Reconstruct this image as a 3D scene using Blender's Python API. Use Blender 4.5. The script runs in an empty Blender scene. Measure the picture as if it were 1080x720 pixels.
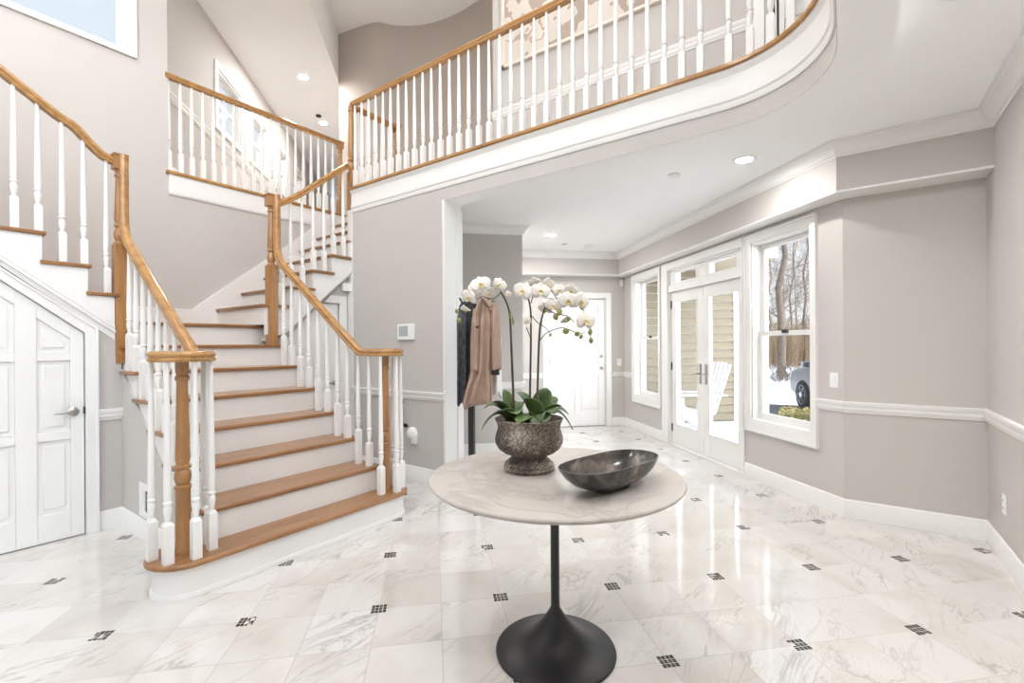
import bpy, math, random
from mathutils import Vector, Matrix, noise
R2 = math.sqrt(2.0)
PI = math.pi
random.seed(7)
scene = bpy.context.scene
col = scene.collection

# ------------------------------------------------------------------ camera
FPX, HOR, ROLL, CH = 494.76, 364.07, 0.0067973, 1.304
HEAD = math.radians(35.5)
FW = Vector((math.cos(HEAD), math.sin(HEAD), 0)); RT = Vector((math.sin(HEAD), -math.cos(HEAD), 0))

def at(px, py, d):
    """world point seen at photo pixel (px,py) at forward distance d (metres)"""
    x = px - 540; y = py - HOR
    c, s = math.cos(ROLL), math.sin(ROLL)
    x, y = c*x - s*y, s*x + c*y
    p = FW*d + RT*(x/FPX*d)
    return Vector((p.x, p.y, CH - y/FPX*d))

cam = bpy.data.cameras.new('camera'); co = bpy.data.objects.new('camera', cam); col.objects.link(co)
co.location = (0, 0, CH)
co.rotation_euler = (Matrix.Rotation(HEAD - PI/2, 3, 'Z') @ Matrix.Rotation(PI/2, 3, 'X') @ Matrix.Rotation(-ROLL, 3, 'Z')).to_euler()
cam.sensor_width = 36; cam.lens = FPX/1080*36; cam.shift_y = 4.07/1080
cam.clip_start = 0.05; cam.clip_end = 300
scene.camera = co

# ------------------------------------------------------------------ materials
def new_mat(name):
    m = bpy.data.materials.new(name); m.use_nodes = True
    nt = m.node_tree; return m, nt, nt.nodes['Principled BSDF']

def simple(name, rgb, rough=0.5, metal=0.0, bump=0.0, bscale=60, coat=0.0, var=0.0, vscale=8, spec=None, trans=0.0):
    m, nt, b = new_mat(name)
    b.inputs['Base Color'].default_value = (*rgb, 1); b.inputs['Roughness'].default_value = rough
    b.inputs['Metallic'].default_value = metal; b.inputs['Coat Weight'].default_value = coat
    b.inputs['Coat Roughness'].default_value = 0.1
    if spec is not None: b.inputs['Specular IOR Level'].default_value = spec
    tc = nt.nodes.new('ShaderNodeTexCoord')
    if bump:
        n = nt.nodes.new('ShaderNodeTexNoise'); n.inputs['Scale'].default_value = bscale; n.inputs['Detail'].default_value = 4
        nt.links.new(tc.outputs['Object'], n.inputs['Vector'])
        bp = nt.nodes.new('ShaderNodeBump'); bp.inputs['Strength'].default_value = bump; bp.inputs['Distance'].default_value = 0.01
        nt.links.new(n.outputs['Fac'], bp.inputs['Height']); nt.links.new(bp.outputs['Normal'], b.inputs['Normal'])
    if var:
        n = nt.nodes.new('ShaderNodeTexNoise'); n.inputs['Scale'].default_value = vscale; n.inputs['Detail'].default_value = 5
        nt.links.new(tc.outputs['Object'], n.inputs['Vector'])
        r = nt.nodes.new('ShaderNodeValToRGB')
        r.color_ramp.elements[0].color = (*[c*(1-var) for c in rgb], 1); r.color_ramp.elements[1].color = (*[min(1, c*(1+var)) for c in rgb], 1)
        r.color_ramp.elements[0].position = .3; r.color_ramp.elements[1].position = .7
        nt.links.new(n.outputs['Fac'], r.inputs['Fac']); nt.links.new(r.outputs['Color'], b.inputs['Base Color'])
    return m

def wood(name, c1, c2, rough=0.3, axis='Y', scale=9):
    m, nt, b = new_mat(name); L = nt.links
    tc = nt.nodes.new('ShaderNodeTexCoord'); mp = nt.nodes.new('ShaderNodeMapping')
    st = {'X': (.12, 1, 1), 'Y': (1, .12, 1), 'Z': (1, 1, .12)}[axis]
    mp.inputs['Scale'].default_value = [s*scale for s in st]
    L.new(tc.outputs['Object'], mp.inputs['Vector'])
    n = nt.nodes.new('ShaderNodeTexNoise'); n.inputs['Scale'].default_value = 3; n.inputs['Detail'].default_value = 6; n.inputs['Distortion'].default_value = .6
    L.new(mp.outputs['Vector'], n.inputs['Vector'])
    n2 = nt.nodes.new('ShaderNodeTexNoise'); n2.inputs['Scale'].default_value = 22; n2.inputs['Detail'].default_value = 3
    L.new(mp.outputs['Vector'], n2.inputs['Vector'])
    mx = nt.nodes.new('ShaderNodeMath'); mx.operation = 'MULTIPLY_ADD'; mx.inputs[1].default_value = .35
    L.new(n2.outputs['Fac'], mx.inputs[0]); L.new(n.outputs['Fac'], mx.inputs[2])
    r = nt.nodes.new('ShaderNodeValToRGB'); r.color_ramp.elements[0].position = .48; r.color_ramp.elements[1].position = .85
    r.color_ramp.elements[0].color = (*c1, 1); r.color_ramp.elements[1].color = (*c2, 1)
    L.new(mx.outputs[0], r.inputs['Fac']); L.new(r.outputs['Color'], b.inputs['Base Color'])
    b.inputs['Roughness'].default_value = rough; b.inputs['Coat Weight'].default_value = .25; b.inputs['Coat Roughness'].default_value = .12
    return m

M = {}
M['paint'] = simple('greige_wall_paint', (.53, .502, .476), .75, bump=.03, bscale=150)
M['paint_dark'] = simple('taupe_wall_paint', (.43, .37, .325), .75, bump=.03, bscale=150)
M['white'] = simple('white_trim_paint', (.80, .79, .77), .38, bump=.01, bscale=40)
M['ceil'] = simple('ceiling_paint', (.92, .92, .915), .9)
M['oak'] = wood('oak_golden', (.215, .095, .032), (.335, .162, .06), .28, 'X', 7)
M['oakv'] = wood('oak_upright', (.30, .14, .046), (.44, .225, .085), .28, 'Z', 7)
M['oakr'] = wood('oak_handrail', (.30, .14, .042), (.46, .25, .085), .2, 'Y', 6)
M['steel'] = simple('brushed_nickel', (.42, .40, .37), .28, 1.0)
M['blackm'] = simple('black_powder_coat', (.018, .018, .019), .38, .2)
M['plastic'] = simple('white_plastic', (.82, .82, .81), .4)
M['greyp'] = simple('grey_display', (.42, .45, .46), .3)
M['dark'] = simple('dark_slot', (.03, .03, .03), .6)
M['glassf'] = None

def glass():
    m, nt, b = new_mat('window_glass'); L = nt.links
    out = nt.nodes['Material Output']; nt.nodes.remove(b)
    t = nt.nodes.new('ShaderNodeBsdfTransparent'); t.inputs['Color'].default_value = (.97, .985, .98, 1)
    g = nt.nodes.new('ShaderNodeBsdfGlossy'); g.inputs['Roughness'].default_value = .01
    lw = nt.nodes.new('ShaderNodeLayerWeight'); f = nt.nodes.new('ShaderNodeMath'); f.operation = 'POWER'; f.inputs[1].default_value = 4
    L.new(lw.outputs['Facing'], f.inputs[0]); f2 = nt.nodes.new('ShaderNodeMath'); f2.operation = 'MULTIPLY_ADD'; f2.inputs[1].default_value = .45; f2.inputs[2].default_value = .02
    L.new(f.outputs[0], f2.inputs[0]); f = f2
    mx = nt.nodes.new('ShaderNodeMixShader'); L.new(f.outputs[0], mx.inputs[0]); L.new(t.outputs[0], mx.inputs[1]); L.new(g.outputs[0], mx.inputs[2])
    L.new(mx.outputs[0], out.inputs['Surface']); return m
M['glass'] = glass()

def emit(name, rgb, s):
    m, nt, b = new_mat(name)
    b.inputs['Base Color'].default_value = (*rgb, 1)
    b.inputs['Emission Color'].default_value = (*rgb, 1); b.inputs['Emission Strength'].default_value = s
    return m
M['lens'] = emit('lit_lens', (1, .95, .88), 6)

# marble floor: 12 in. tiles laid at 45 degrees, small black mosaic insets every second joint
def floor_mat():
    m, nt, b = new_mat('marble_floor_tiles'); L = nt.links; N = nt.nodes.new
    geo = N('ShaderNodeNewGeometry'); sep = N('ShaderNodeSeparateXYZ'); L.new(geo.outputs['Position'], sep.inputs[0])
    def math_(op, a, bb=None, c=None):
        n = N('ShaderNodeMath'); n.operation = op
        for i, v in enumerate((a, bb, c)):
            if v is None: continue
            if isinstance(v, (int, float)): n.inputs[i].default_value = v
            else: L.new(v, n.inputs[i])
        return n.outputs[0]
    x, y = sep.outputs[0], sep.outputs[1]
    P_ = .6097
    u = math_('MULTIPLY', math_('ADD', x, y), 1/R2); v = math_('MULTIPLY', math_('SUBTRACT', x, y), 1/R2)
    u = math_('ADD', math_('SUBTRACT', u, 1.7995), P_*20); v = math_('ADD', math_('SUBTRACT', v, .9435), P_*20)
    T = P_/2
    ut = math_('DIVIDE', u, T); vt = math_('DIVIDE', v, T)
    def dist_line(a):   # distance (m) to nearest joint
        fr = math_('FRACT', math_('ADD', a, .5)); return math_('MULTIPLY', math_('ABSOLUTE', math_('SUBTRACT', fr, .5)), T)
    du, dv = dist_line(ut), dist_line(vt)
    grout = math_('LESS_THAN', math_('MINIMUM', du, dv), .0022)
    # inset
    def off(a):         # signed offset to nearest even joint (m)
        fr = math_('FRACT', math_('ADD', math_('MULTIPLY', a, .5), .5)); return math_('MULTIPLY', math_('SUBTRACT', fr, .5), P_)
    ou, ov = off(ut), off(vt)
    ins = math_('LESS_THAN', math_('MAXIMUM', math_('ABSOLUTE', ou), math_('ABSOLUTE', ov)), .037)
    def cell(a, k):
        fr = math_('FRACT', math_('ADD', math_('DIVIDE', math_('ADD', a, .037), k), 0)); return math_('LESS_THAN', math_('ABSOLUTE', math_('SUBTRACT', fr, .5)), .44)
    small = math_('MULTIPLY', cell(ou, .0247), cell(ov, .0185))
    # light pieces among the dark ones
    wn = N('ShaderNodeTexWhiteNoise'); cb = N('ShaderNodeCombineXYZ')
    L.new(math_('FLOOR', math_('DIVIDE', math_('ADD', u, .037), .0247)), cb.inputs[0]); L.new(math_('FLOOR', math_('DIVIDE', math_('ADD', v, .037), .0185)), cb.inputs[1])
    L.new(cb.outputs[0], wn.inputs['Vector'])
    dark = math_('MULTIPLY', small, math_('GREATER_THAN', wn.outputs['Value'], .05))
    # per-tile offset
    fu, fv = math_('FLOOR', ut), math_('FLOOR', vt)
    cb2 = N('ShaderNodeCombineXYZ'); L.new(fu, cb2.inputs[0]); L.new(fv, cb2.inputs[1])
    wn2 = N('ShaderNodeTexWhiteNoise'); L.new(cb2.outputs[0], wn2.inputs['Vector'])
    sc = N('ShaderNodeVectorMath'); sc.operation = 'SCALE'; L.new(wn2.outputs['Color'], sc.inputs[0]); sc.inputs['Scale'].default_value = 9
    ad = N('ShaderNodeVectorMath'); ad.operation = 'ADD'; L.new(geo.outputs['Position'], ad.inputs[0]); L.new(sc.outputs[0], ad.inputs[1])
    mp = N('ShaderNodeMapping'); mp.inputs['Rotation'].default_value = (0, 0, .55); mp.inputs['Scale'].default_value = (.7, 2.6, 1)
    L.new(ad.outputs[0], mp.inputs['Vector'])
    def vein(scale, width, dist, det=7):
        n = N('ShaderNodeTexNoise'); n.inputs['Scale'].default_value = scale; n.inputs['Detail'].default_value = det
        n.inputs['Roughness'].default_value = .6; n.inputs['Distortion'].default_value = dist
        L.new(mp.outputs[0], n.inputs['Vector'])
        d = math_('ABSOLUTE', math_('SUBTRACT', n.outputs['Fac'], .5))
        r = N('ShaderNodeMapRange'); r.inputs['From Min'].default_value = 0; r.inputs['From Max'].default_value = width
        r.inputs['To Min'].default_value = 1; r.inputs['To Max'].default_value = 0
        L.new(d, r.inputs['Value']); return r.outputs[0]
    v1 = vein(1.3, .020, 1.1, 9); v2 = vein(3.6, .014, 1.4, 9)
    nm = N('ShaderNodeTexNoise'); nm.inputs['Scale'].default_value = 1.7; nm.inputs['Detail'].default_value = 3; L.new(ad.outputs[0], nm.inputs['Vector'])
    mr = N('ShaderNodeMapRange'); mr.inputs['From Min'].default_value = .4; mr.inputs['From Max'].default_value = .72; L.new(nm.outputs['Fac'], mr.inputs['Value'])
    vv = math_('MULTIPLY', math_('MAXIMUM', v1, math_('MULTIPLY', v2, .6)), mr.outputs[0])
    base = N('ShaderNodeMix'); base.data_type = 'RGBA'
    base.inputs['A'].default_value = (.60, .582, .556, 1); base.inputs['B'].default_value = (.665, .648, .626, 1)
    L.new(wn2.outputs['Value'], base.inputs['Factor'])
    cl = N('ShaderNodeTexNoise'); cl.inputs['Scale'].default_value = 2.4; cl.inputs['Detail'].default_value = 5; L.new(ad.outputs[0], cl.inputs['Vector'])
    clr = N('ShaderNodeMapRange'); clr.inputs['From Min'].default_value = .45; clr.inputs['From Max'].default_value = .8; clr.inputs['To Max'].default_value = .8
    L.new(cl.outputs['Fac'], clr.inputs['Value'])
    b2 = N('ShaderNodeMix'); b2.data_type = 'RGBA'; L.new(clr.outputs[0], b2.inputs['Factor']); L.new(base.outputs['Result'], b2.inputs['A']); b2.inputs['B'].default_value = (.50, .45, .40, 1)
    b3 = N('ShaderNodeMix'); b3.data_type = 'RGBA'; L.new(math_('MULTIPLY', vv, .75), b3.inputs['Factor']); L.new(b2.outputs['Result'], b3.inputs['A']); b3.inputs['B'].default_value = (.27, .25, .235, 1)
    b4 = N('ShaderNodeMix'); b4.data_type = 'RGBA'; L.new(math_('MULTIPLY', grout, .9), b4.inputs['Factor']); L.new(b3.outputs['Result'], b4.inputs['A']); b4.inputs['B'].default_value = (.36, .33, .30, 1)
    b5 = N('ShaderNodeMix'); b5.data_type = 'RGBA'; L.new(ins, b5.inputs['Factor']); L.new(b4.outputs['Result'], b5.inputs['A']); b5.inputs['B'].default_value = (.62, .58, .53, 1)
    b6 = N('ShaderNodeMix'); b6.data_type = 'RGBA'; L.new(math_('MULTIPLY', ins, dark), b6.inputs['Factor']); L.new(b5.outputs['Result'], b6.inputs['A']); b6.inputs['B'].default_value = (.022, .02, .018, 1)
    L.new(b6.outputs['Result'], b.inputs['Base Color'])
    b.inputs['Roughness'].default_value = .11
    rr = math_('MULTIPLY_ADD', grout, .3, .065); L.new(rr, b.inputs['Roughness'])
    b.inputs['Specular IOR Level'].default_value = .85
    return m
M['floor'] = floor_mat()

def table_marble():
    m, nt, b = new_mat('beige_marble_top'); L = nt.links; N = nt.nodes.new
    tc = N('ShaderNodeTexCoord'); n = N('ShaderNodeTexNoise'); n.inputs['Scale'].default_value = 3.2; n.inputs['Detail'].default_value = 8; n.inputs['Distortion'].default_value = 1.2
    L.new(tc.outputs['Object'], n.inputs['Vector'])
    r = N('ShaderNodeValToRGB'); e = r.color_ramp.elements
    e[0].position = .3; e[0].color = (.44, .41, .38, 1); e[1].position = .75; e[1].color = (.49, .46, .43, 1)
    k = e.new(.5); k.color = (.37, .335, .305, 1); k = e.new(.45); k.color = (.445, .41, .375, 1); k = e.new(.56); k.color = (.46, .43, .40, 1)
    L.new(n.outputs['Fac'], r.inputs['Fac']); L.new(r.outputs['Color'], b.inputs['Base Color'])
    b.inputs['Roughness'].default_value = .42; return m
M['ttop'] = table_marble()

def pot_mat():
    m, nt, b = new_mat('weathered_stone_glaze'); L = nt.links; N = nt.nodes.new
    tc = N('ShaderNodeTexCoord'); n = N('ShaderNodeTexNoise'); n.inputs['Scale'].default_value = 95; n.inputs['Detail'].default_value = 9; n.inputs['Roughness'].default_value = .75
    L.new(tc.outputs['Object'], n.inputs['Vector'])
    n2 = N('ShaderNodeTexNoise'); n2.inputs['Scale'].default_value = 7; n2.inputs['Detail'].default_value = 3; L.new(tc.outputs['Object'], n2.inputs['Vector'])
    ad = N('ShaderNodeMath'); ad.operation = 'MULTIPLY_ADD'; L.new(n2.outputs['Fac'], ad.inputs[0]); ad.inputs[1].default_value = .55; L.new(n.outputs['Fac'], ad.inputs[2])
    r = N('ShaderNodeValToRGB'); e = r.color_ramp.elements
    e[0].position = .68; e[0].color = (.055, .042, .032, 1); e[1].position = .93; e[1].color = (.46, .41, .35, 1)
    k = e.new(.76); k.color = (.125, .10, .08, 1); k = e.new(.83); k.color = (.24, .205, .17, 1)
    L.new(ad.outputs[0], r.inputs['Fac']); L.new(r.outputs['Color'], b.inputs['Base Color'])
    bp = N('ShaderNodeBump'); bp.inputs['Strength'].default_value = .6; bp.inputs['Distance'].default_value = .006
    L.new(n.outputs['Fac'], bp.inputs['Height']); L.new(bp.outputs['Normal'], b.inputs['Normal'])
    b.inputs['Roughness'].default_value = .6; return m
M['pot'] = pot_mat()

def bowl_mat():
    m, nt, b = new_mat('smoky_horn'); L = nt.links; N = nt.nodes.new
    tc = N('ShaderNodeTexCoord'); mp = N('ShaderNodeMapping'); mp.inputs['Scale'].default_value = (1, 2.2, 1.5); mp.inputs['Rotation'].default_value = (0, 0, .25)
    L.new(tc.outputs['Object'], mp.inputs['Vector'])
    n = N('ShaderNodeTexNoise'); n.inputs['Scale'].default_value = 7; n.inputs['Detail'].default_value = 7; n.inputs['Distortion'].default_value = .8
    L.new(mp.outputs[0], n.inputs['Vector'])
    r = N('ShaderNodeValToRGB'); e = r.color_ramp.elements
    e[0].position = .4; e[0].color = (.022, .021, .020, 1); e[1].position = .78; e[1].color = (.34, .30, .25, 1)
    k = e.new(.52); k.color = (.06, .055, .052, 1); k = e.new(.64); k.color = (.12, .10, .085, 1)
    L.new(n.outputs['Fac'], r.inputs['Fac']); L.new(r.outputs['Color'], b.inputs['Base Color'])
    b.inputs['Roughness'].default_value = .22; return m
M['bowl'] = bowl_mat()

def leaf_mat(name, c1, c2, rough=.4):
    m, nt, b = new_mat(name); L = nt.links; N = nt.nodes.new
    tc = N('ShaderNodeTexCoord'); n = N('ShaderNodeTexNoise'); n.inputs['Scale'].default_value = 14; n.inputs['Detail'].default_value = 4
    L.new(tc.outputs['Object'], n.inputs['Vector'])
    r = N('ShaderNodeValToRGB'); r.color_ramp.elements[0].color = (*c1, 1); r.color_ramp.elements[1].color = (*c2, 1)
    r.color_ramp.elements[0].position = .35; r.color_ramp.elements[1].position = .65
    L.new(n.outputs['Fac'], r.inputs['Fac']); L.new(r.outputs['Color'], b.inputs['Base Color'])
    b.inputs['Roughness'].default_value = rough; return m
M['leaf'] = leaf_mat('orchid_leaf', (.035, .065, .022), (.105, .165, .05))
M['stem'] = leaf_mat('orchid_stem', (.025, .022, .014), (.09, .075, .04), .5)
M['bud'] = leaf_mat('orchid_bud', (.16, .19, .05), (.30, .30, .10), .5)
M['petal'] = simple('orchid_petal', (.78, .745, .70), .6)
M['petal'].node_tree.nodes['Principled BSDF'].inputs['Subsurface Weight'].default_value = .0
M['lip'] = leaf_mat('orchid_lip', (.55, .40, .10), (.75, .66, .35), .5)
M['moss'] = simple('pot_moss', (.10, .075, .04), .9, bump=.8, bscale=70, var=.5, vscale=40)
M['coatb'] = simple('black_quilted_cloth', (.035, .04, .045), .4, bump=1.0, bscale=26, var=.8, vscale=26)
M['coatt'] = simple('camel_wool', (.37, .26, .20), .92, bump=.35, bscale=220, var=.12, vscale=9)
M['coatw'] = simple('white_cloth', (.78, .77, .75), .85, bump=.15, bscale=60)
M['bronze'] = simple('dark_bronze', (.05, .04, .033), .45, .6)

# ------------------------------------------------------------------ mesh helper
def clean(o, smooth=None):
    me = o.data
    if smooth is not None:
        me.polygons.foreach_set('use_smooth', [True]*len(me.polygons))
        if smooth < 180: me.set_sharp_from_angle(angle=math.radians(smooth))
    return o

class MB:
    def __init__(s): s.v = []; s.f = []
    def add(s, vs, fs, mat=None):
        k = len(s.v)
        s.v += [tuple(mat @ Vector(p)) if mat is not None else tuple(p) for p in vs]
        s.f += [tuple(k+i for i in f) for f in fs]; return s
    def box(s, a, b, mat=None):
        x0, y0, z0 = a; x1, y1, z1 = b
        x0, x1 = min(x0, x1), max(x0, x1); y0, y1 = min(y0, y1), max(y0, y1); z0, z1 = min(z0, z1), max(z0, z1)
        vs = [(x0,y0,z0),(x1,y0,z0),(x1,y1,z0),(x0,y1,z0),(x0,y0,z1),(x1,y0,z1),(x1,y1,z1),(x0,y1,z1)]
        return s.add(vs, [(0,3,2,1),(4,5,6,7),(0,1,5,4),(1,2,6,5),(2,3,7,6),(3,0,4,7)], mat)
    def prism(s, poly, z0, z1, mat=None):
        n = len(poly)
        ar = sum(poly[i][0]*poly[(i+1)%n][1]-poly[(i+1)%n][0]*poly[i][1] for i in range(n))
        if ar < 0: poly = poly[::-1]
        vs = [(p[0], p[1], z0) for p in poly] + [(p[0], p[1], z1) for p in poly]
        fs = [tuple(range(n-1, -1, -1)), tuple(range(n, 2*n))] + [(i, (i+1)%n, n+(i+1)%n, n+i) for i in range(n)]
        return s.add(vs, fs, mat)
    def lathe(s, prof, c=(0,0,0), n=16, mat=None):
        """prof: (r,z) bottom to top"""
        vs = []; fs = []
        for r, z in prof:
            for i in range(n):
                a = 2*PI*i/n; vs.append((c[0]+max(r,1e-4)*math.cos(a), c[1]+max(r,1e-4)*math.sin(a), c[2]+z))
        for j in range(len(prof)-1):
            for i in range(n):
                fs.append((j*n+i, j*n+(i+1)%n, (j+1)*n+(i+1)%n, (j+1)*n+i))
        fs.append(tuple(range(n-1, -1, -1))); k = (len(prof)-1)*n; fs.append(tuple(range(k, k+n)))
        return s.add(vs, fs, mat)
    def tube(s, pts, rad, n=8, cap=True):
        pts = [Vector(p) for p in pts]
        rs = rad if isinstance(rad, (list, tuple)) else [rad]*len(pts)
        vs = []; fs = []; prev = None
        for i, p in enumerate(pts):
            t = (pts[min(i+1, len(pts)-1)] - pts[max(i-1, 0)])
            t = t.normalized() if t.length > 1e-9 else Vector((0,0,1))
            if prev is None:
                a = Vector((0,0,1)) if abs(t.z) < .9 else Vector((1,0,0)); u = t.cross(a).normalized()
            else:
                u = (prev - t*prev.dot(t)).normalized()
            prev = u; w = t.cross(u)
            for k in range(n):
                an = 2*PI*k/n; vs.append(p + (u*math.cos(an)+w*math.sin(an))*rs[i])
        for i in range(len(pts)-1):
            for k in range(n): fs.append((i*n+k, i*n+(k+1)%n, (i+1)*n+(k+1)%n, (i+1)*n+k))
        if cap: fs.append(tuple(range(n-1,-1,-1))); m = (len(pts)-1)*n; fs.append(tuple(range(m, m+n)))
        return s.add(vs, fs)
    def sweep2d(s, path, prof, side=1, closed=False):
        """mould a profile [(out,z)...] along a plan path [(x,y)...]; out is to the left of travel when side=1"""
        n = len(path); P_ = [Vector((p[0], p[1])) for p in path]; m = len(prof); vs = []; fs = []
        for i in range(n):
            def nrm(a, b):
                d = (b-a).normalized(); return Vector((-d.y, d.x))*side
            if closed: n1 = nrm(P_[i-1], P_[i]); n2 = nrm(P_[i], P_[(i+1)%n])
            else:
                n1 = nrm(P_[i-1], P_[i]) if i > 0 else nrm(P_[0], P_[1])
                n2 = nrm(P_[i], P_[i+1]) if i < n-1 else n1
            b = (n1+n2); b = b/max(b.length, 1e-6); sc = 1/max(b.dot(n1), .2)
            for o_, z in prof: q = P_[i] + b*o_*sc; vs.append((q.x, q.y, z))
        rng = n if closed else n-1
        for i in range(rng):
            j = (i+1) % n
            for k in range(m): fs.append((i*m+k, j*m+k, j*m+(k+1)%m, i*m+(k+1)%m))
        if not closed: fs.append(tuple(range(m))); fs.append(tuple((n-1)*m+k for k in range(m-1,-1,-1)))
        return s.add(vs, fs)
    def rail(s, pts, prof, sides=None):
        """sweep a (side,up) profile along 3-D points; side vector horizontal"""
        pts = [Vector(p) for p in pts]; m = len(prof); vs = []; fs = []; S = None
        for i, p in enumerate(pts):
            t = (pts[min(i+1,len(pts)-1)] - pts[max(i-1,0)]).normalized()
            h = Vector((t.x, t.y, 0))
            if h.length > .12: S = Vector((h.y, -h.x, 0)).normalized()
            if S is None: S = Vector(sides or (1,0,0))
            U = S.cross(t).normalized()
            for a, b in prof: vs.append(p + S*a + U*b)
        for i in range(len(pts)-1):
            for k in range(m): fs.append((i*m+k, i*m+(k+1)%m, (i+1)*m+(k+1)%m, (i+1)*m+k))
        fs.append(tuple(range(m-1,-1,-1))); fs.append(tuple((len(pts)-1)*m+k for k in range(m)))
        return s.add(vs, fs)
    def build(s, name, mat, parent=None, smooth=None, bevel=0, kind=None, label=None, origin=None):
        me = bpy.data.meshes.new(name)
        if parent is not None: o0 = world_loc(parent)
        elif origin is not None: o0 = Vector(origin)
        else:
            xs = [p[0] for p in s.v]; ys = [p[1] for p in s.v]; zs = [p[2] for p in s.v]
            o0 = Vector(((min(xs)+max(xs))/2, (min(ys)+max(ys))/2, min(zs)))
        me.from_pydata([(p[0]-o0.x, p[1]-o0.y, p[2]-o0.z) for p in s.v], [], s.f); me.update()
        import bmesh
        bm = bmesh.new(); bm.from_mesh(me); bmesh.ops.recalc_face_normals(bm, faces=bm.faces[:]); bm.to_mesh(me); bm.free()
        o = bpy.data.objects.new(name, me); col.objects.link(o)
        if parent is not None: o.parent = parent
        else: o.location = o0
        me.materials.append(mat if not isinstance(mat, str) else M[mat])
        if bevel:
            md = o.modifiers.new('bevel', 'BEVEL'); md.width = bevel; md.segments = 2; md.limit_method = 'ANGLE'; md.angle_limit = math.radians(40)
            if smooth is None: smooth = 40
        if smooth is not None: clean(o, smooth)
        if kind: o['kind'] = kind
        if label: o['label'] = label
        return o

def world_loc(o):
    p = Vector((0,0,0))
    while o is not None: p += o.location; o = o.parent
    return p
def tag(o, label, cat, group=None, kind=None):
    o['label'] = label; o['category'] = cat
    if group: o['group'] = group
    if kind: o['kind'] = kind
    return o
def empty(name, loc, label, cat, group=None, kind=None, parent=None):
    o = bpy.data.objects.new(name, None); col.objects.link(o); o.location = loc; o.empty_display_size = .1
    return tag(o, label, cat, group, kind)
def struct(o, label=None, cat=None):
    o['kind'] = 'structure'
    if label: o['label'] = label
    if cat: o['category'] = cat
    return o

class Frame:
    """wall frame: s along the wall, t towards the room, z up"""
    def __init__(f, org, dirv, nrm): f.o = Vector((org[0], org[1], 0)); f.d = Vector((dirv[0], dirv[1], 0)).normalized(); f.n = Vector((nrm[0], nrm[1], 0)).normalized()
    def mat(f): return Matrix(((f.d.x, f.n.x, 0, f.o.x), (f.d.y, f.n.y, 0, f.o.y), (0, 0, 1, 0), (0,0,0,1)))
    def p(f, s, t, z=0): q = f.o + f.d*s + f.n*t; return Vector((q.x, q.y, z))
def fbox(mb, fr, s0, s1, t0, t1, z0, z1): return mb.box((s0, t0, z0), (s1, t1, z1), fr.mat())
def wall(mb, fr, s0, s1, t0, t1, z0, z1, holes=()):
    """holes: (sa,sb,za,zb)"""
    xs = sorted({s0, s1, *[h[0] for h in holes], *[h[1] for h in holes]})
    for a, b in zip(xs[:-1], xs[1:]):
        hs = sorted([h for h in holes if h[0] <= a+1e-6 and h[1] >= b-1e-6], key=lambda h: h[2])
        z = z0
        for h in hs:
            if h[2] > z+1e-6: fbox(mb, fr, a, b, t0, t1, z, h[2])
            z = h[3]
        if z < z1-1e-6: fbox(mb, fr, a, b, t0, t1, z, z1)

# ------------------------------------------------------------------ room shell
FZ = 3.03          # upper floor
LC = 2.74          # lower ceiling
UC = 6.0           # ceiling over the void
HC = 5.28          # gallery hall ceiling
XT = 3.17          # plane of the thermostat wall and of the balcony face
R = .1895          # stair riser
arc = [(2.57+.60*math.cos(a), .63+.60*math.sin(a)) for a in [(-PI/2)*k/14 for k in range(15)]]
def arc_r(r, n=14): return [(2.57+r*math.cos(-PI/2*k/n), .63+r*math.sin(-PI/2*k/n)) for k in range(n+1)]

fl = MB().prism([(-4.2,-1.0),(4.55,-1.0),(4.55,-.05),(7.5,2.9),(5.6,4.9),(5.6,5.7),(-4.2,5.7)], -.12, 0).build('floor', 'floor'); struct(fl, 'polished white marble tile floor with small black mosaic insets', 'floor')

low = [(XT+.2,4.39)] + [(XT+.2,.63)] + [(2.57+.8*math.cos(-PI/2*k/14), .63+.8*math.sin(-PI/2*k/14)) for k in range(15)] + [(-4.2,-.17),(-4.2,-.90),(4.45,-.90),(4.45,-.02),(7.4,2.95),(5.9,4.39)]
struct(MB().prism(low, LC, LC+.05).build('ceiling', 'ceil'), 'white lower ceiling under the upstairs landing', 'ceiling')
struct(MB().prism(low, 2.92, FZ-.02).build('floor_upper', simple('bounce_carpet', (.72,.69,.65), .95, bump=.3, bscale=200)), 'upstairs landing floor', 'floor')  # carpet put in pale so it bounces light up to the ceilings
struct(MB().prism([(1.75,5.40),(3.75,5.40),(3.75,4.39),(5.9,4.39),(7.4,6.2),(9.5,12.2),(8.2,12.0),(1.75,5.55)], 2.90, FZ-.02).build('floor_gallery', bpy.data.materials['bounce_carpet']), 'floor of the gallery passage beyond the railing', 'floor')
KH, KD = -3.737, -1.95
# hall ceiling (lower) and void ceiling (higher)
hc = [(1.62,5.42),(1.62,3.60),(4.25,6.2),(9.2,11.15),(9.2,13.0)]
struct(MB().prism(hc, HC, UC+.08).build('ceiling_hall', 'ceil'), 'white ceiling of the upstairs gallery passage', 'ceiling')
struct(MB().prism([(-4.2,-1.0),(7.4,-1.0),(7.4,6.0),(4.25,6.2),(1.62,3.60),(1.62,5.6),(-4.2,5.6)], UC, UC+.08).build('ceiling_void', 'ceil'), 'high white ceiling over the two-storey foyer', 'ceiling')

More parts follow.
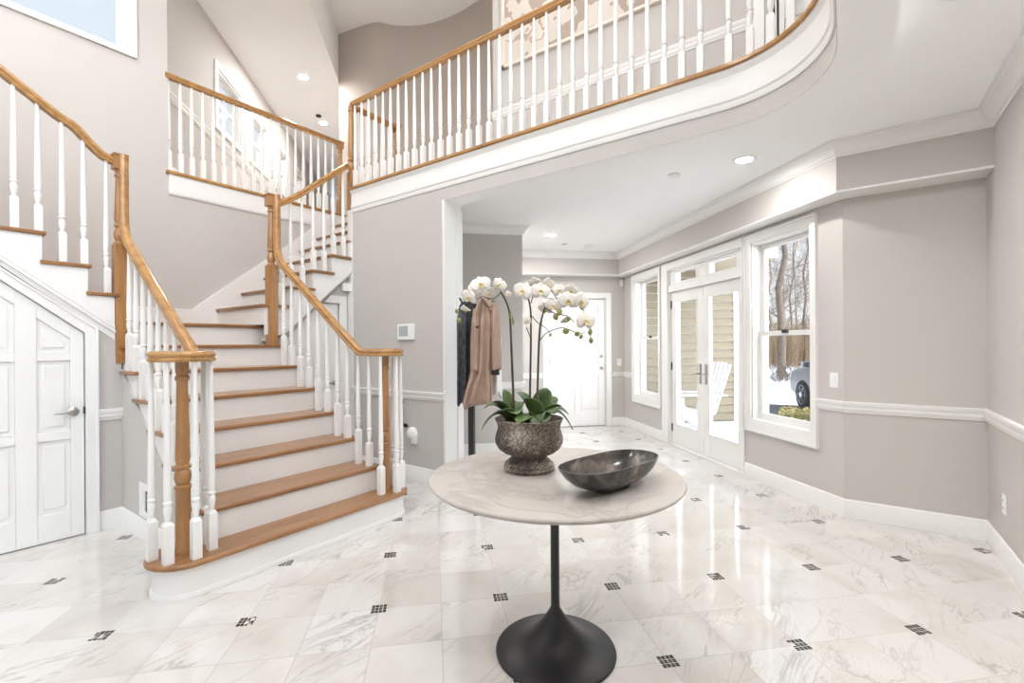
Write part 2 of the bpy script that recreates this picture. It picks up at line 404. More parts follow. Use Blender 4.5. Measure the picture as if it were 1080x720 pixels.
# walls
fR = Frame((-4.2,-.751), (1,0), (0,1))
struct(MB().box((-4.2,-.751,0),(4.55,-.90,LC+.06)).build('wall_right', 'paint'))
fRU = Frame((-4.2,-.751),(1,0),(0,1)); mb = MB(); wall(mb, fRU, 0, 8.5, -.15, 0, FZ-.02, UC, [(.7,6.0,3.75,5.65)]); struct(mb.build('wall_right_upper', 'paint'))
w8 = MB(); sa, sb, za, zb = .7, 6.0, 3.75, 5.65  # unseen window added to light the stair wall and gallery
for a, b, c_, d in ((sa-.09,sa,za-.09,zb+.09),(sb,sb+.09,za-.09,zb+.09),(sa,sb,zb,zb+.09),(sa,sb,za-.09,za)): fbox(w8, fRU, a, b, 0, .02, c_, d)
w8 = struct(w8.build('window_8', 'white'), 'added unseen upstairs window on the right wall, letting light into the foyer', 'window')
j = MB()
for k in range(5): a = sa+.02+k*(sb-sa-.09)/4; fbox(j, fRU, a, a+.05, -.12, -.05, za, zb)
fbox(j, fRU, sa, sb, -.12, -.05, za, za+.05); fbox(j, fRU, sa, sb, -.12, -.05, zb-.05, zb); j.build('sash', 'white', w8)
g = MB(); fbox(g, fRU, sa+.02, sb-.02, -.09, -.085, za+.02, zb-.02); g.build('pane', 'glass', w8)
mb = MB().box((4.32,-.751,0),(4.52,.02,2.42)); struct(mb.build('wall_angled', 'paint'))
fC = Frame((4.32,.02), (1,1), (-1,1))
holes_c = [(.30,1.03,.56,2.27),(1.16,2.80,0,2.30),(2.92,3.69,.53,2.28)]
mb = MB(); wall(mb, fC, 0, 4.25, -.17, 0, 0, 2.42, holes_c); struct(mb.build('wall_entry', 'paint'))
# far wall (D): s from the corner going left
cx = 7.23
fD = Frame((cx, 10.16-cx), (-1,1), (-1,-1))
dl, dr = (cx-6.335)*R2, (cx-7.015)*R2
mb = MB(); wall(mb, fD, -.1, 2.6, -.15, 0, 0, 2.42, [(dr, dl, 0, 2.05)]); struct(mb.build('wall_far', 'paint'))
# soffit bands over them (proud of the walls below)
band = [(4.103,-.751),(4.103,.053+.0),(7.223-.12,3.053+.0),(5.2,4.96)]
mb = MB()
mb.prism([(4.103,-.80),(4.50,-.80),(4.50,-.08),(4.30,.02),(4.103,.053)], 2.402, LC+.02)
fC2 = Frame((4.103,.053),(1,1),(-1,1)); fbox(mb, fC2, .001, 4.35, -.28, -.0005, 2.403, LC+.018)
mb2 = MB()
ks = 9.86
fD2 = Frame(((ks+4.05)/2, (ks-4.05)/2), (-1,1), (-1,-1)); fbox(mb2, fD2, -.05, 2.5, -.35, 0, 2.404, LC+.016)
mb.add(mb2.v, mb2.f)
struct(mb.build('wall_soffit', 'paint'))
# white underside strip of the soffit
mb = MB().prism([(4.100,-.751),(4.32,-.751),(4.32,.02),(4.100,.053)], 2.385, 2.40)
fbox(mb, fC2, .002, 4.30, -.20, .003, 2.386, 2.4005); fbox(mb, fD2, 0, 2.5, -.24, .004, 2.3865, 2.401)
struct(mb.build('trim_soffit', 'white'))
# closet bump-out (x+y=7.9)
fB = Frame((4.705,3.195), (-1,1), (-1,-1))
mb = MB(); fbox(mb, fB, 0, 2.0, -.14, 0, 0, LC+.02); mb.prism([(4.7045,3.1965),(4.615,3.293),(5.70,4.38),(5.80,4.29)], 0, LC+.015)
struct(mb.build('wall_closet', 'paint'))
# thermostat wall
mb = MB().box((XT,3.045,0),(3.39,4.39,2.652)); struct(mb.build('wall_thermostat', 'paint'))
# white jamb on its end
mb = MB().box((XT-.004,3.020,0),(3.40,3.045,2.655)); mb.box((3.33,3.02,0),(3.41,3.02-.012,2.60)); struct(mb.build('trim_jamb', 'white', bevel=.003))
# white edge on the stair side end
struct(MB().box((XT-.006,4.39,0),(3.40,4.478,2.80)).build('trim_corner', 'white', bevel=.003))
# added front behind the photographer: unseen glazed openings that let light in
fF = Frame((-4.2,-.751),(0,1),(1,0)); mb = MB(); wall(mb, fF, -.15, 6.3, -.15, 0, 0, UC, [(1.2,4.4,0,2.5),(.5,5.6,3.1,5.8)]); struct(mb.build('wall_front', 'paint'))
w9 = MB()
for sa, sb, za, zb, nn in ((1.2,4.4,.0,2.5,4),(.5,5.6,3.1,5.8,4)):
    for k in range(nn+1): a = sa+k*(sb-sa-.07)/nn; fbox(w9, fF, a, a+.07, -.12, -.02, za, zb)
    fbox(w9, fF, sa, sb, -.12, -.02, zb-.07, zb); fbox(w9, fF, sa, sb, -.12, -.02, za, za+.07)
    for a, b, c_, d in ((sa-.09,sa,za,zb+.09),(sb,sb+.09,za,zb+.09),(sa,sb,zb,zb+.09)): fbox(w9, fF, a, b, 0, .02, c_, d)
w9 = struct(w9.build('window_9', 'white'), 'added tall glazed front behind the photographer, letting light in', 'window')
g = MB(); fbox(g, fF, 1.25, 4.35, -.075, -.07, .05, 2.45); fbox(g, fF, .55, 5.55, -.075, -.07, 3.15, 5.75); g.build('pane', 'glass', w9)
# window wall
holes_w = [(3.6, 5.665, 4.045, 5.35)]
fW = Frame((-4.2,5.38), (1,0), (0,-1))
mb = MB(); wall(mb, fW, 0, 5.985, -.17, 0, 0, UC, holes_w); wall(mb, fW, 5.985, 8.2, -.17, 0, 0, FZ-.05)
struct(mb.build('wall_window_side', 'paint'))
# back of stairwell
struct(MB().box((4.05,4.40,0),(4.2,5.5,2.9)).build('wall_stairwell', 'paint'))
# near closing wall of stairwell above thermostat wall
struct(MB().box((3.41,4.25,0),(4.05,4.40,2.9)).build('wall_stairwell_side', 'paint'))
# hall slanted wall with windows
fH = Frame(((0+KH)/2+1.75+1.8685, 0), (1,1), (1,-1))
hx = 1.74; fH = Frame((hx, hx-KH), (1,1), (1,-1))
def sh(x): return (x-hx)*R2
hw = [(2.585,3.18),(3.36,3.93),(4.18,4.72),(4.98,5.50)]
mb = MB(); wall(mb, fH, 0, 9.6, -.15, 0, FZ-.1, HC+.1, [(sh(a)+.07, sh(b)-.07, 4.09, 4.79) for a, b in hw]); struct(mb.build('wall_hall', 'paint'))
# taupe curved wall beyond the balcony, hall's other side
dk = [(9.0,10.95),(4.25,6.2),(4.39,5.58),(4.62,5.36),(4.80,5.12),(4.92,4.80),(4.97,4.45),(4.95,4.05),(4.88,3.21)]
dk2 = [(9.15,10.85),(4.45,6.15),(4.56,5.65),(4.75,5.48),(4.96,5.2),(5.09,4.85),(5.14,4.45),(5.12,4.0),(5.05,3.21)]
def cr2(P, n=5):
    o=[]
    for i in range(len(P)-1):
        p=[Vector(P[max(0,min(len(P)-1,j))]) for j in (i-1,i,i+1,i+2)]
        for k in range(n):
            t=k/n; o.append(tuple(.5*((2*p[1])+(-p[0]+p[2])*t+(2*p[0]-5*p[1]+4*p[2]-p[3])*t*t+(-p[0]+3*p[1]-3*p[2]+p[3])*t**3)))
    return o+[P[-1]]
dk = [dk[0]]+cr2(dk[1:]); dk2 = [dk2[0]]+cr2(dk2[1:])
struct(MB().prism(dk+dk2[::-1], FZ-.1, UC).build('wall_curved', 'paint_dark', smooth=30))
# upper wall with artwork (plane x=4.168)
fU = Frame((4.168,3.21), (0,-1), (-1,0))
mb = MB(); wall(mb, fU, 0, 3.95, -.14, 0, FZ-.1, UC, [(2.70,3.60,FZ-.02,5.10)]); mb.box((4.30,3.209,FZ-.1),(5.06,3.07,UC))
struct(mb.build('wall_landing', 'paint'))

# balcony face: beam band and white fascia
path = [(XT,4.39),(XT,.63)] + arc_r(.60)[1:] + [(-4.2,.03)]
bandp = [(0,2.651),(0,2.80),(-.03,2.80),(-.03,2.651)]
struct(MB().sweep2d(path, [(-.004,2.6505),(-.004,2.654),(-.20,2.654),(-.20,2.745),(-.215,2.745),(-.215,2.6505)], side=-1).build('ceiling_beam', 'ceil', smooth=30))
struct(MB().sweep2d(path, bandp, side=-1).build('wall_balcony_band', 'paint', smooth=30))
fas = [(0,2.765),(.008,2.765),(.014,2.785),(.014,2.80),(.022,2.812),(.022,2.845),(.016,2.85),(.016,2.96),(.024,2.972),(.034,2.985),(.034,3.0),(-.20,3.0),(-.20,2.78),(0,2.78)]
struct(MB().sweep2d(path, fas, side=-1).build('trim_balcony_fascia', 'white', smooth=30))
nos = [(-.12,3.0),(.045,3.0),(.052,3.006),(.052,3.024),(.045,3.03),(-.12,3.03)]
struct(MB().sweep2d(path, nos, side=-1).build('trim_balcony_nosing', 'oakr', smooth=30))
# gallery (left) face
pg_ = [(3.80,5.38),(1.785,5.38)]
struct(MB().sweep2d(pg_, [(0,2.80),(.012,2.80),(.02,2.82),(.02,3.0),(0,3.0)], side=1).build('trim_gallery_fascia', 'white'))
struct(MB().sweep2d(pg_+[(1.765,5.38)], [(-.13,3.0),(.035,3.0),(.04,3.015),(.035,3.03),(-.13,3.03)], side=1).build('trim_gallery_nosing', 'oakr'))
# well guard side fascia
struct(MB().sweep2d([(XT,4.41),(3.86,4.41)], [(0,2.74),(.012,2.74),(.012,3.0),(0,3.0)], side=1).build('trim_well_fascia', 'white'))
struct(MB().sweep2d([(XT,4.41),(3.86,4.41)], [(-.06,3.0),(.03,3.0),(.03,3.03),(-.06,3.03)], side=1).build('trim_well_nosing', 'oakr'))

# mouldings
CR = lambda b, c: [(0,b),(.006,b),(.010,b+.012),(.022,b+.018),(.03,b+.035),(.055,b+.068),(.072,b+.078),(.075,b+.092),(.088,b+.096),(.088,c+.02),(0,c+.02)]
cp = [(-4.2,-.751),(4.103,-.751),(4.103,.053),(6.955,2.905),(4.98,4.88)]
struct(MB().sweep2d(cp, CR(2.637,LC), side=1).build('trim_crown_entry', 'white', smooth=25))
cb_ = [(5.80,4.29),(4.705,3.195),(3.40,4.50),(3.40,3.02)]
struct(MB().sweep2d(cb_, CR(2.637,LC), side=1).build('trim_crown_closet', 'white', smooth=25))
BP = [(0,0),(.016,0),(.016,.105),(.012,.115),(.012,.125),(.006,.135),(0,.135)]
CH_ = [(0,.782),(.010,.784),(.014,.80),(.022,.81),(.022,.828),(.030,.84),(.034,.855),(.034,.866),(0,.866)]
def base(nm, path, side): struct(MB().sweep2d(path, BP, side=side).build(nm, 'white', smooth=25))
def crail(nm, path, side, dz=0): struct(MB().sweep2d(path, [(a,b+dz) for a,b in CH_], side=side).build(nm, 'white', smooth=25))
pC = lambda s: tuple(fC.p(s,0)[:2]); pD = lambda s: tuple(fD.p(s,0)[:2])
base('baseboard_right', [(-4.2,-.751),(4.32,-.751),(4.32,.02),pC(1.135)], 1)
crail('trim_chair_rail_right', [(-4.2,-.751),(4.32,-.751),(4.32,.02),pC(.235)], 1)
base('baseboard_entry', [pC(2.825), pC(4.115), pD(dr-.09)], 1)
crail('trim_chair_rail_entry', [pC(3.78), pC(4.115), pD(dr-.09)], 1)
base('baseboard_far', [pD(dl+.09), pD(2.5)], 1); crail('trim_chair_rail_far', [pD(dl+.09), pD(2.5)], 1)
base('baseboard_closet', [(5.8,4.29),(4.705,3.195),(3.40,4.50)], 1); crail('trim_chair_rail_closet', [(5.8,4.29),(4.705,3.195),(3.40,4.50)], 1)
base('baseboard_thermostat', [(XT,3.045),(XT,4.39)], 1); crail('trim_chair_rail_thermostat', [(XT,3.02),(XT,4.39)], 1)
base('baseboard_jamb', [(3.40,3.02),(XT,3.02)], 1); 
crail('trim_chair_rail_landing', [(4.168,.60),(4.168,3.21)], 1, FZ+.005)
base2 = MB().sweep2d([(4.168,.60),(4.168,3.21)], [(a,b+FZ) for a,b in BP], side=1); struct(base2.build('baseboard_landing', 'white'))
pH = lambda s: tuple(fH.p(s,0)[:2])
crail('trim_chair_rail_hall', [pH(9), pH(0)], 1, FZ+.01)
struct(MB().sweep2d([pH(9), pH(0)], [(a,b+FZ) for a,b in BP], side=1).build('baseboard_hall', 'white'))

# ------------------------------------------------------------------ windows and doors
def double_hung(name, fr, s0, s1, z0, z1, cas=.08, bot=.10, tr=-.10, label=None, zm=1.40, muntin=False):
    """s0..s1,z0..z1 is the opening; casing around it"""
    mb = MB(); c = cas
    for a, b, zz0, zz1 in ((s0-c+.01, s0, z0-bot, z1+c), (s1, s1+c, z0-bot, z1+c)): fbox(mb, fr, a, b, 0, .018, zz0, zz1); 
    fbox(mb, fr, s0, s1, 0, .018, z1, z1+c); fbox(mb, fr, s0, s1, 0, .018, z0-bot, z0)
    for a, b, zz0, zz1 in ((s0-c+.01, s0-c+.028, z0-bot, z1+c), (s1+c-.018, s1+c, z0-bot, z1+c)): fbox(mb, fr, a, b, .018, .028, zz0, zz1)
    fbox(mb, fr, s0-c+.028, s1+c-.018, .018, .028, z1+c-.018, z1+c); fbox(mb, fr, s0-c+.028, s1+c-.018, .018, .028, z0-bot, z0-bot+.018)
    w = mb.build(name, 'white', origin=fr.p((s0+s1)/2, 0, z0-bot)); struct(w, label, 'window')
    # jamb liners and stool
    j = MB(); t0 = -.17
    fbox(j, fr, s0, s0+.016, t0, 0, z0, z1); fbox(j, fr, s1-.016, s1, t0, 0, z0, z1); fbox(j, fr, s0, s1, t0, 0, z1-.016, z1); fbox(j, fr, s0, s1, t0, .012, z0, z0+.02)
    j.build('window_frame', 'white', w)
    for nm, za, zb, t in (('upper_sash', zm-.02, z1-.02, tr-.03), ('lower_sash', z0+.02, zm+.02, tr)):
        m = MB(); a, b = s0+.016, s1-.016; f = .042
        fbox(m, fr, a, a+f, t, t+.03, za, zb); fbox(m, fr, b-f, b, t, t+.03, za, zb)
        fbox(m, fr, a+f, b-f, t, t+.03, za, za+(f if nm[0]=='u' else f+.02)); fbox(m, fr, a+f, b-f, t, t+.03, zb-f, zb)
        if muntin:
            fbox(m, fr, (a+b)/2-.008, (a+b)/2+.008, t+.005, t+.02, za, zb)
        so = m.build(nm, 'white', w)
        g = MB(); fbox(g, fr, a+f-.004, b-f+.004, t+.012, t+.016, za+f-.004, zb-f+.004); g.build('pane', 'glass', so)
    l = MB(); fbox(l, fr, (s0+s1)/2-.03, (s0+s1)/2+.03, tr+.03, tr+.05, zm+.0, zm+.03); l.build('latch', 'bronze', w)
    return w
double_hung('window_1', fC, .30, 1.03, .56, 2.27, label='white double-hung window nearest the camera side, looking out on trees and a parked car')
double_hung('window_2', fC, 2.92, 3.69, .53, 2.28, label='white double-hung window beyond the glass doors, looking on tan siding')
# French doors
mb = MB()
fbox(mb, fC, 1.138, 1.165, 0, .02, 0, 2.36); fbox(mb, fC, 2.66, 2.821, 0, .02, 0, 2.36); fbox(mb, fC, 1.165, 2.66, 0, .02, 2.27, 2.36)
fbox(mb, fC, 1.14, 1.164, -.17, 0, 0, 2.30); fbox(mb, fC, 2.66, 2.80, -.17, 0, 0, 2.30); fbox(mb, fC, 1.21, 2.66, -.17, 0, 2.25, 2.30)
# transom rails
fbox(mb, fC, 1.164, 2.66, -.15, 0, 1.98, 2.07); fbox(mb, fC, 1.164, 2.66, -.10, -.03, 2.07, 2.10); fbox(mb, fC, 1.164, 2.66, -.10, -.03, 2.22, 2.25)
for a, b in ((1.164,1.30),(1.78,2.06),(2.52,2.66)): fbox(mb, fC, a, b, -.10, -.03, 2.10, 2.22)
fbox(mb, fC, 1.16, 2.80, -.17, .01, 0, .015)
fd = struct(mb.build('door_1', 'white', origin=fC.p(1.98,0,0), bevel=.002), 'pair of white glazed doors with two small transom lights above', 'door')
for a, b in ((1.30,1.78),(2.06,2.52)):
    g = MB(); fbox(g, fC, a-.005, b+.005, -.07, -.066, 2.095, 2.225); g.build('transom_pane', 'glass', fd)
def french(a, b, hs):
    m = MB(); st = .115; t0, t1 = -.085, -.045
    fbox(m, fC, a, a+st, t0, t1, .018, 1.975); fbox(m, fC, b-st, b, t0, t1, .018, 1.975)
    fbox(m, fC, a+st, b-st, t0, t1, .018, .27); fbox(m, fC, a+st, b-st, t0, t1, 1.85, 1.975)
    for x0, x1, za, zb in ((a+st-.0,a+st+.012,.27,1.85),(b-st-.012,b-st,.27,1.85),(a+st,b-st,.27,.282),(a+st,b-st,1.838,1.85)): fbox(m, fC, x0, x1, t1, t1+.008, za, zb)
    lf = m.build('door_leaf', 'white', fd, bevel=.002)
    g = MB(); fbox(g, fC, a+st-.004, b-st+.004, -.068, -.062, .266, 1.854); g.build('pane', 'glass', lf)
    # handle plate and lever
    h = MB(); hx_ = b-.055 if hs > 0 else a+.055
    fbox(h, fC, hx_-.014, hx_+.014, t1, t1+.01, .84, 1.07)
    k = fC.p(hx_, t1+.045, .955); q = fC.p(hx_-hs*.12, t1+.05, .945)
    h.tube([fC.p(hx_, t1, .955), k], .010, 10); h.tube([k, fC.p(hx_-hs*.05, t1+.05, .957), q], [.009,.008,.007], 10)
    h.build('handle', 'steel', lf, smooth=40, label='brushed nickel lever handle on a long plate')
    hh = b if hs < 0 else a
    for z in (.22, 1.02, 1.82):
        q = MB(); fbox(q, fC, hh-.012, hh+.012, t1, t1+.012, z-.05, z+.05); q.build('hinge', 'bronze', lf)
french(1.168, 1.928, 1); french(1.932, 2.658, -1)

# far door (white, panelled)
def panel_door(name, fr, s0, s1, z1, panels, cas=.085, label='', t_in=-.03, slope=None):
    mb = MB()
    for a, b in ((s0-cas, s0),(s1, s1+cas)): fbox(mb, fr, a, b, 0, .02, 0, z1+cas); 
    fbox(mb, fr, s0, s1, 0, .02, z1, z1+cas)
    fbox(mb, fr, s0-.0, s0+.012, -.12, .0, 0, z1); fbox(mb, fr, s1-.012, s1, -.12, 0, 0, z1); fbox(mb, fr, s0, s1, -.12, 0, z1-.012, z1)
    d = struct(mb.build(name, 'white', origin=fr.p((s0+s1)/2,0,0), bevel=.003), label, 'door')
    m = MB(); a, b = s0+.015, s1-.015
    wall(m, fr, a, b, t_in-.04, t_in, .008, z1-.015, [(a+p[0], a+p[1], p[2], p[3]) for p in panels])
    for p in panels:
        fbox(m, fr, a+p[0], a+p[1], t_in-.03, t_in-.012, p[2], p[3]); fbox(m, fr, a+p[0]+.035, a+p[1]-.035, t_in-.012, t_in-.004, p[2]+.035, p[3]-.035)
    lf = m.build('door_leaf', 'white', d, bevel=.003)
    return d, lf
W_ = dl-dr-.03
pn = [(.11,.44*W_+.02,.25,.80),(.56*W_-.02,W_-.11,.25,.80),(.11,.44*W_+.02,.95,1.90),(.56*W_-.02,W_-.11,.95,1.90)]
d2, lf2 = panel_door('door_2', fD, dr, dl, 2.05, pn, label='white panelled door in the far wall behind the orchid')
k = MB(); q = fD.p(dr+.075, -.03, .93)
k.lathe([(.026,0),(.026,.008),(.011,.012),(.011,.03),(.022,.04),(.026,.052),(.02,.064),(.004,.068)], mat=Matrix.Translation(q) @ Matrix.Rotation(math.radians(-135),4,'Z') @ Matrix.Rotation(PI/2,4,'Y'))
k.build('door_knob', 'steel', lf2, smooth=40)
k = MB(); q = fD.p(dr+.075, -.03, 1.12)
k.lathe([(.026,0),(.026,.012),(.018,.018),(.004,.018)], mat=Matrix.Translation(q) @ Matrix.Rotation(math.radians(-135),4,'Z') @ Matrix.Rotation(PI/2,4,'Y'))
k.build('deadbolt', 'steel', lf2, smooth=40)
for z in (.25, 1.05, 1.80):
    q = MB(); fbox(q, fD, dl-.028, dl-.008, -.03, -.02, z-.045, z+.045); q.build('hinge', 'steel', lf2)

# under-stair door with a slanted top (plane y=4.36)
def zslope(x): return 1.409 + (0.941-x)*.822
struct_poly = [(0.941,0),(0.941,1.409),(0.10,zslope(.10)),(0.10,0)]
def vprism(mb, poly, y0, y1):   # poly in (x,z)
    n = len(poly); vs = [(p[0], y0, p[1]) for p in poly]+[(p[0], y1, p[1]) for p in poly]
    return mb.add(vs, [tuple(range(n)), tuple(range(2*n-1, n-1, -1))]+[(i, n+i, n+(i+1)%n, (i+1)%n) for i in range(n)])
def inset_band(mb, xr, zoff, y0, y1): pass
YS = 4.36
SL = .7085                        # slope of the left flight (riser/going)
def zl(x): return 1.4415+(1.011-x)*.795
def zin(x): return 1.409+(.941-x)*.822
mb = MB()
# casing: vertical leg and slanted head
vprism(mb, [(.941,0),(1.011,0),(1.011,zl(1.011)),(.941,zl(.941)-.0),(.941,zin(.941))], YS-.022, YS+.02)
vprism(mb, [(.941,zin(.941)),(.941,zl(.941)),(-.9,zl(-.9)),(-.9,zin(-.9))], YS-.022, YS+.02)
vprism(mb, [(.995,0),(1.011,0),(1.011,zl(1.011)),(.995,zl(.995))], YS-.03, YS-.022)
vprism(mb, [(.995,zl(.995)-.018),(.995,zl(.995)),(-.9,zl(-.9)),(-.9,zl(-.9)-.018)], YS-.03, YS-.022)
dr3 = struct(mb.build('door_3', 'white', origin=(.5,YS,0), bevel=.003), 'white panelled closet door with slanted top under the left stairs', 'door')
# leaf with five/six recessed panels, slanted top
mb = MB(); y0, y1 = YS+.0, YS+.038
x1 = .935
def quad(mb, xa, xb, za, zb, ya, yb):   # zb can be 'slope' offset
    if isinstance(zb, tuple): vprism(mb, [(xa,za),(xb,za),(xb,zin(xb)-zb[0]),(xa,zin(xa)-zb[0])], ya, yb)
    else: vprism(mb, [(xa,za),(xb,za),(xb,zb),(xa,zb)], ya, yb)
cols = [(.700,.865),(.36,.60)]
xs_ = [(.865,x1),(.60,.700),(.20,.36)]
for a, b in xs_: quad(mb, a, b, .006, (.006,), y0, y1)
for a, b in cols:
    quad(mb, a, b, .006, .19, y0, y1); quad(mb, a, b, .68, .74, y0, y1); quad(mb, a, b, 1.22, 1.28, y0, y1)
    vprism(mb, [(a,zin(a)-.10),(b,zin(b)-.10),(b,zin(b)-.006),(a,zin(a)-.006)], y0, y1)
    for za, zb in ((.19,.68),(.74,1.22)):
        quad(mb, a, b, za, zb, y0+.014, y1-.006); quad(mb, a+.03, b-.03, za+.035, zb-.035, y0+.005, y0+.016)
    quad(mb, a, b, 1.28, (.10,), y0+.014, y1-.006); quad(mb, a+.03, b-.03, 1.31, (.15,), y0+.005, y0+.016)
lf3 = mb.build('door_leaf', 'white', dr3, bevel=.003)
k = MB(); q = Vector((.877, YS, .868))
k.lathe([(.031,0),(.031,.006),(.026,.010),(.010,.014),(.010,.045)], mat=Matrix.Translation(q) @ Matrix.Rotation(PI/2,4,'X'))
k.tube([q+Vector((0,-.045,0)), q+Vector((-.035,-.052,.004)), q+Vector((-.07,-.05,-.004)), q+Vector((-.105,-.046,-.001))], [.010,.009,.0075,.006], 10)
k.build('lever_handle', 'steel', lf3, smooth=40, label='polished lever handle')
MB().box((.930,YS-.012,.845),(.938,YS+.002,.895)).build('latch_plate', 'dark', lf3)
for z in (.3, 1.2): pass

# left stair enclosing wall (grey) around the slanted door
mb = MB()
vprism(mb, [(1.145,0),(1.145,1.38),(1.011,zl(1.011)+.02),(1.011,0)], YS, YS+.05)
struct(mb.build('wall_understair', 'paint'))
struct(MB().sweep2d([(1.145,YS),(1.011,YS)], BP, side=1).build('baseboard_understair', 'white'))
struct(MB().sweep2d([(1.155,YS),(1.011,YS)], CH_, side=1).build('trim_chair_rail_understair', 'white'))
# side wall below the lower flight on the left (x=1.145)
zst = lambda y: 1.165 + (y-4.433)*.81      # lower edge of the white stringer
mb = MB()
n = [(YS,0),(2.98,0),(3.03,zst(3.03)+.06),(YS,zst(YS)+.04)]
vs = [(1.145,a,b) for a,b in n]+[(1.185,a,b) for a,b in n]; mb.add(vs, [(0,1,2,3),(7,6,5,4),(0,4,5,1),(1,5,6,2),(2,6,7,3),(3,7,4,0)])
struct(mb.build('wall_stair_side', 'paint'))
base('baseboard_stair_side', [(1.145,2.98),(1.145,YS)], 1)
# right side of the lower flight
mb = MB(); n = [(4.45,0),(2.98,0),(3.03,zst(3.03)+.06),(4.45,1.2)]
vs = [(2.36,a,b) for a,b in n]+[(2.32,a,b) for a,b in n]; mb.add(vs, [(0,1,2,3),(7,6,5,4),(0,4,5,1),(1,5,6,2),(2,6,7,3),(3,7,4,0)])
struct(mb.build('wall_stair_side_right', 'white'))
# wall with small door below the right flight (y=4.47)
fS = Frame((2.36,4.47), (1,0), (0,-1))
mb = MB(); wall(mb, fS, 0, .81, -.08, 0, 0, 2.60, [(.10,.69,0,1.77)])
mb2 = MB(); n = [(2.36,0),(3.17,0),(3.17,2.25),(2.36,1.5)]
# clip the wall under the slope of the right flight
mb = MB()
vprism(mb, [(2.36,0),(2.46,0),(2.46,1.44),(2.36,1.38)], 4.47, 4.53)
vprism(mb, [(3.05,0),(3.17,0),(3.17,2.20),(3.05,2.06)], 4.47, 4.53)
vprism(mb, [(2.46,1.38),(2.84,1.77),(3.05,1.77),(3.05,2.06),(2.46,1.47)], 4.47, 4.53)
struct(mb.build('wall_under_right_flight', 'paint'))
mb = MB()
vprism(mb, [(3.05,0),(3.13,0),(3.13,1.85),(3.05,1.85)], 4.45, 4.47); vprism(mb, [(2.86,1.77),(3.05,1.77),(3.05,1.85),(2.94,1.85)], 4.45, 4.47)
dr4 = struct(mb.build('door_4', 'white', origin=(2.7,4.46,0), bevel=.003), 'small white door behind the balusters under the right stairs', 'door')
mb = MB(); vprism(mb, [(2.40,.01),(3.045,.01),(3.045,1.765),(2.84,1.765),(2.40,1.34)], 4.485, 4.52)
for a, b, za, zb in ((2.50,2.68,.2,.75),(2.77,2.95,.2,.75),(2.50,2.68,.85,1.3),(2.77,2.95,.85,1.55)):
    vprism(mb, [(a,za),(b,za),(b,zb),(a,zb)], 4.478, 4.486)
lf4 = mb.build('door_leaf', 'white', dr4, bevel=.003)
k = MB(); q = Vector((3.00,4.485,.914)); k.lathe([(.027,0),(.027,.006),(.010,.012),(.010,.04)], mat=Matrix.Translation(q) @ Matrix.Rotation(PI/2,4,'X'))
k.tube([q+Vector((0,-.04,0)), q+Vector((-.1,-.045,0))], [.009,.006], 8); k.build('lever_handle', 'steel', lf4, smooth=40)

# upper window in the window wall
mb = MB(); s0, s1, z0, z1 = 3.6, 5.665, 4.045, 5.35; c = .075
w3 = MB()
for a, b, zz0, zz1 in ((s0-c,s0,z0-.07,z1+c),(s1,s1+c,z0-.05,z1+c),(s0,s1,z1,z1+c),(s0,s1,z0-.05,z0)): fbox(w3, fW, a, b, 0, .022, zz0, zz1)
w3 = struct(w3.build('window_3', 'white', origin=fW.p(4.6,0,z0-.07), bevel=.003), 'high window over the stairs at upper left, blue sky behind', 'window')
j = MB()
for a, b, zz0, zz1 in ((s0,s0+.03,z0,z1),(s1-.02,s1,z0,z1),(s0,s1,z0,z0+.012),(s0,s1,z1-.03,z1)): fbox(j, fW, a, b, -.17, -.001, zz0, zz1)
for a, b, zz0, zz1 in ((s0+.03,s0+.07,z0,z1),(s1-.052,s1-.018,z0,z1),(s0,s1,z0+.01,z0+.04)): fbox(j, fW, a, b, -.11, -.07, zz0, zz1)
j.build('window_frame', 'white', w3)
g = MB(); fbox(g, fW, s0+.02, s1-.02, -.095, -.09, z0+.02, z1-.02); g.build('pane', 'glass', w3)
# hall windows
for i, (a, b) in enumerate(hw):
    sa, sb = sh(a), sh(b); w = MB(); c = .07; z0, z1 = 4.09, 4.79
    for p, q, zz0, zz1 in ((sa,sa+c,z0-c,z1+c),(sb-c,sb,z0-c,z1+c),(sa+c,sb-c,z1,z1+c),(sa+c,sb-c,z0-c,z0)): fbox(w, fH, p, q, 0, .02, zz0, zz1)
    w = struct(w.build('window_%d' % (4+i), 'white', origin=fH.p((sa+sb)/2,0,z0-c), bevel=.002), ['white hall window nearest the stairs in the upstairs passage', 'second white hall window from the stairs in the upstairs passage', 'third white hall window from the stairs in the upstairs passage', 'farthest white hall window in the upstairs passage'][i], 'window')
    j = MB()
    for p, q, zz0, zz1 in ((sa+c,sa+c+.02,z0,z1),(sb-c-.02,sb-c,z0,z1),(sa+c,sb-c,z0,z0+.02),(sa+c,sb-c,z1-.02,z1)): fbox(j, fH, p, q, -.14, 0, zz0, zz1)
    for p, q, zz0, zz1 in ((sa+c+.02,sa+c+.055,z0,z1),(sb-c-.055,sb-c-.02,z0,z1),(sa+c,sb-c,z0+.02,z0+.055),(sa+c,sb-c,z1-.055,z1-.02),(sa+c,sb-c,(z0+z1)/2-.02,(z0+z1)/2+.02)): fbox(j, fH, p, q, -.09, -.06, zz0, zz1)
    j.build('sash', 'white', w); g = MB(); fbox(g, fH, sa+c+.02, sb-c-.02, -.078, -.074, z0+.02, z1-.02); g.build('pane', 'glass', w)
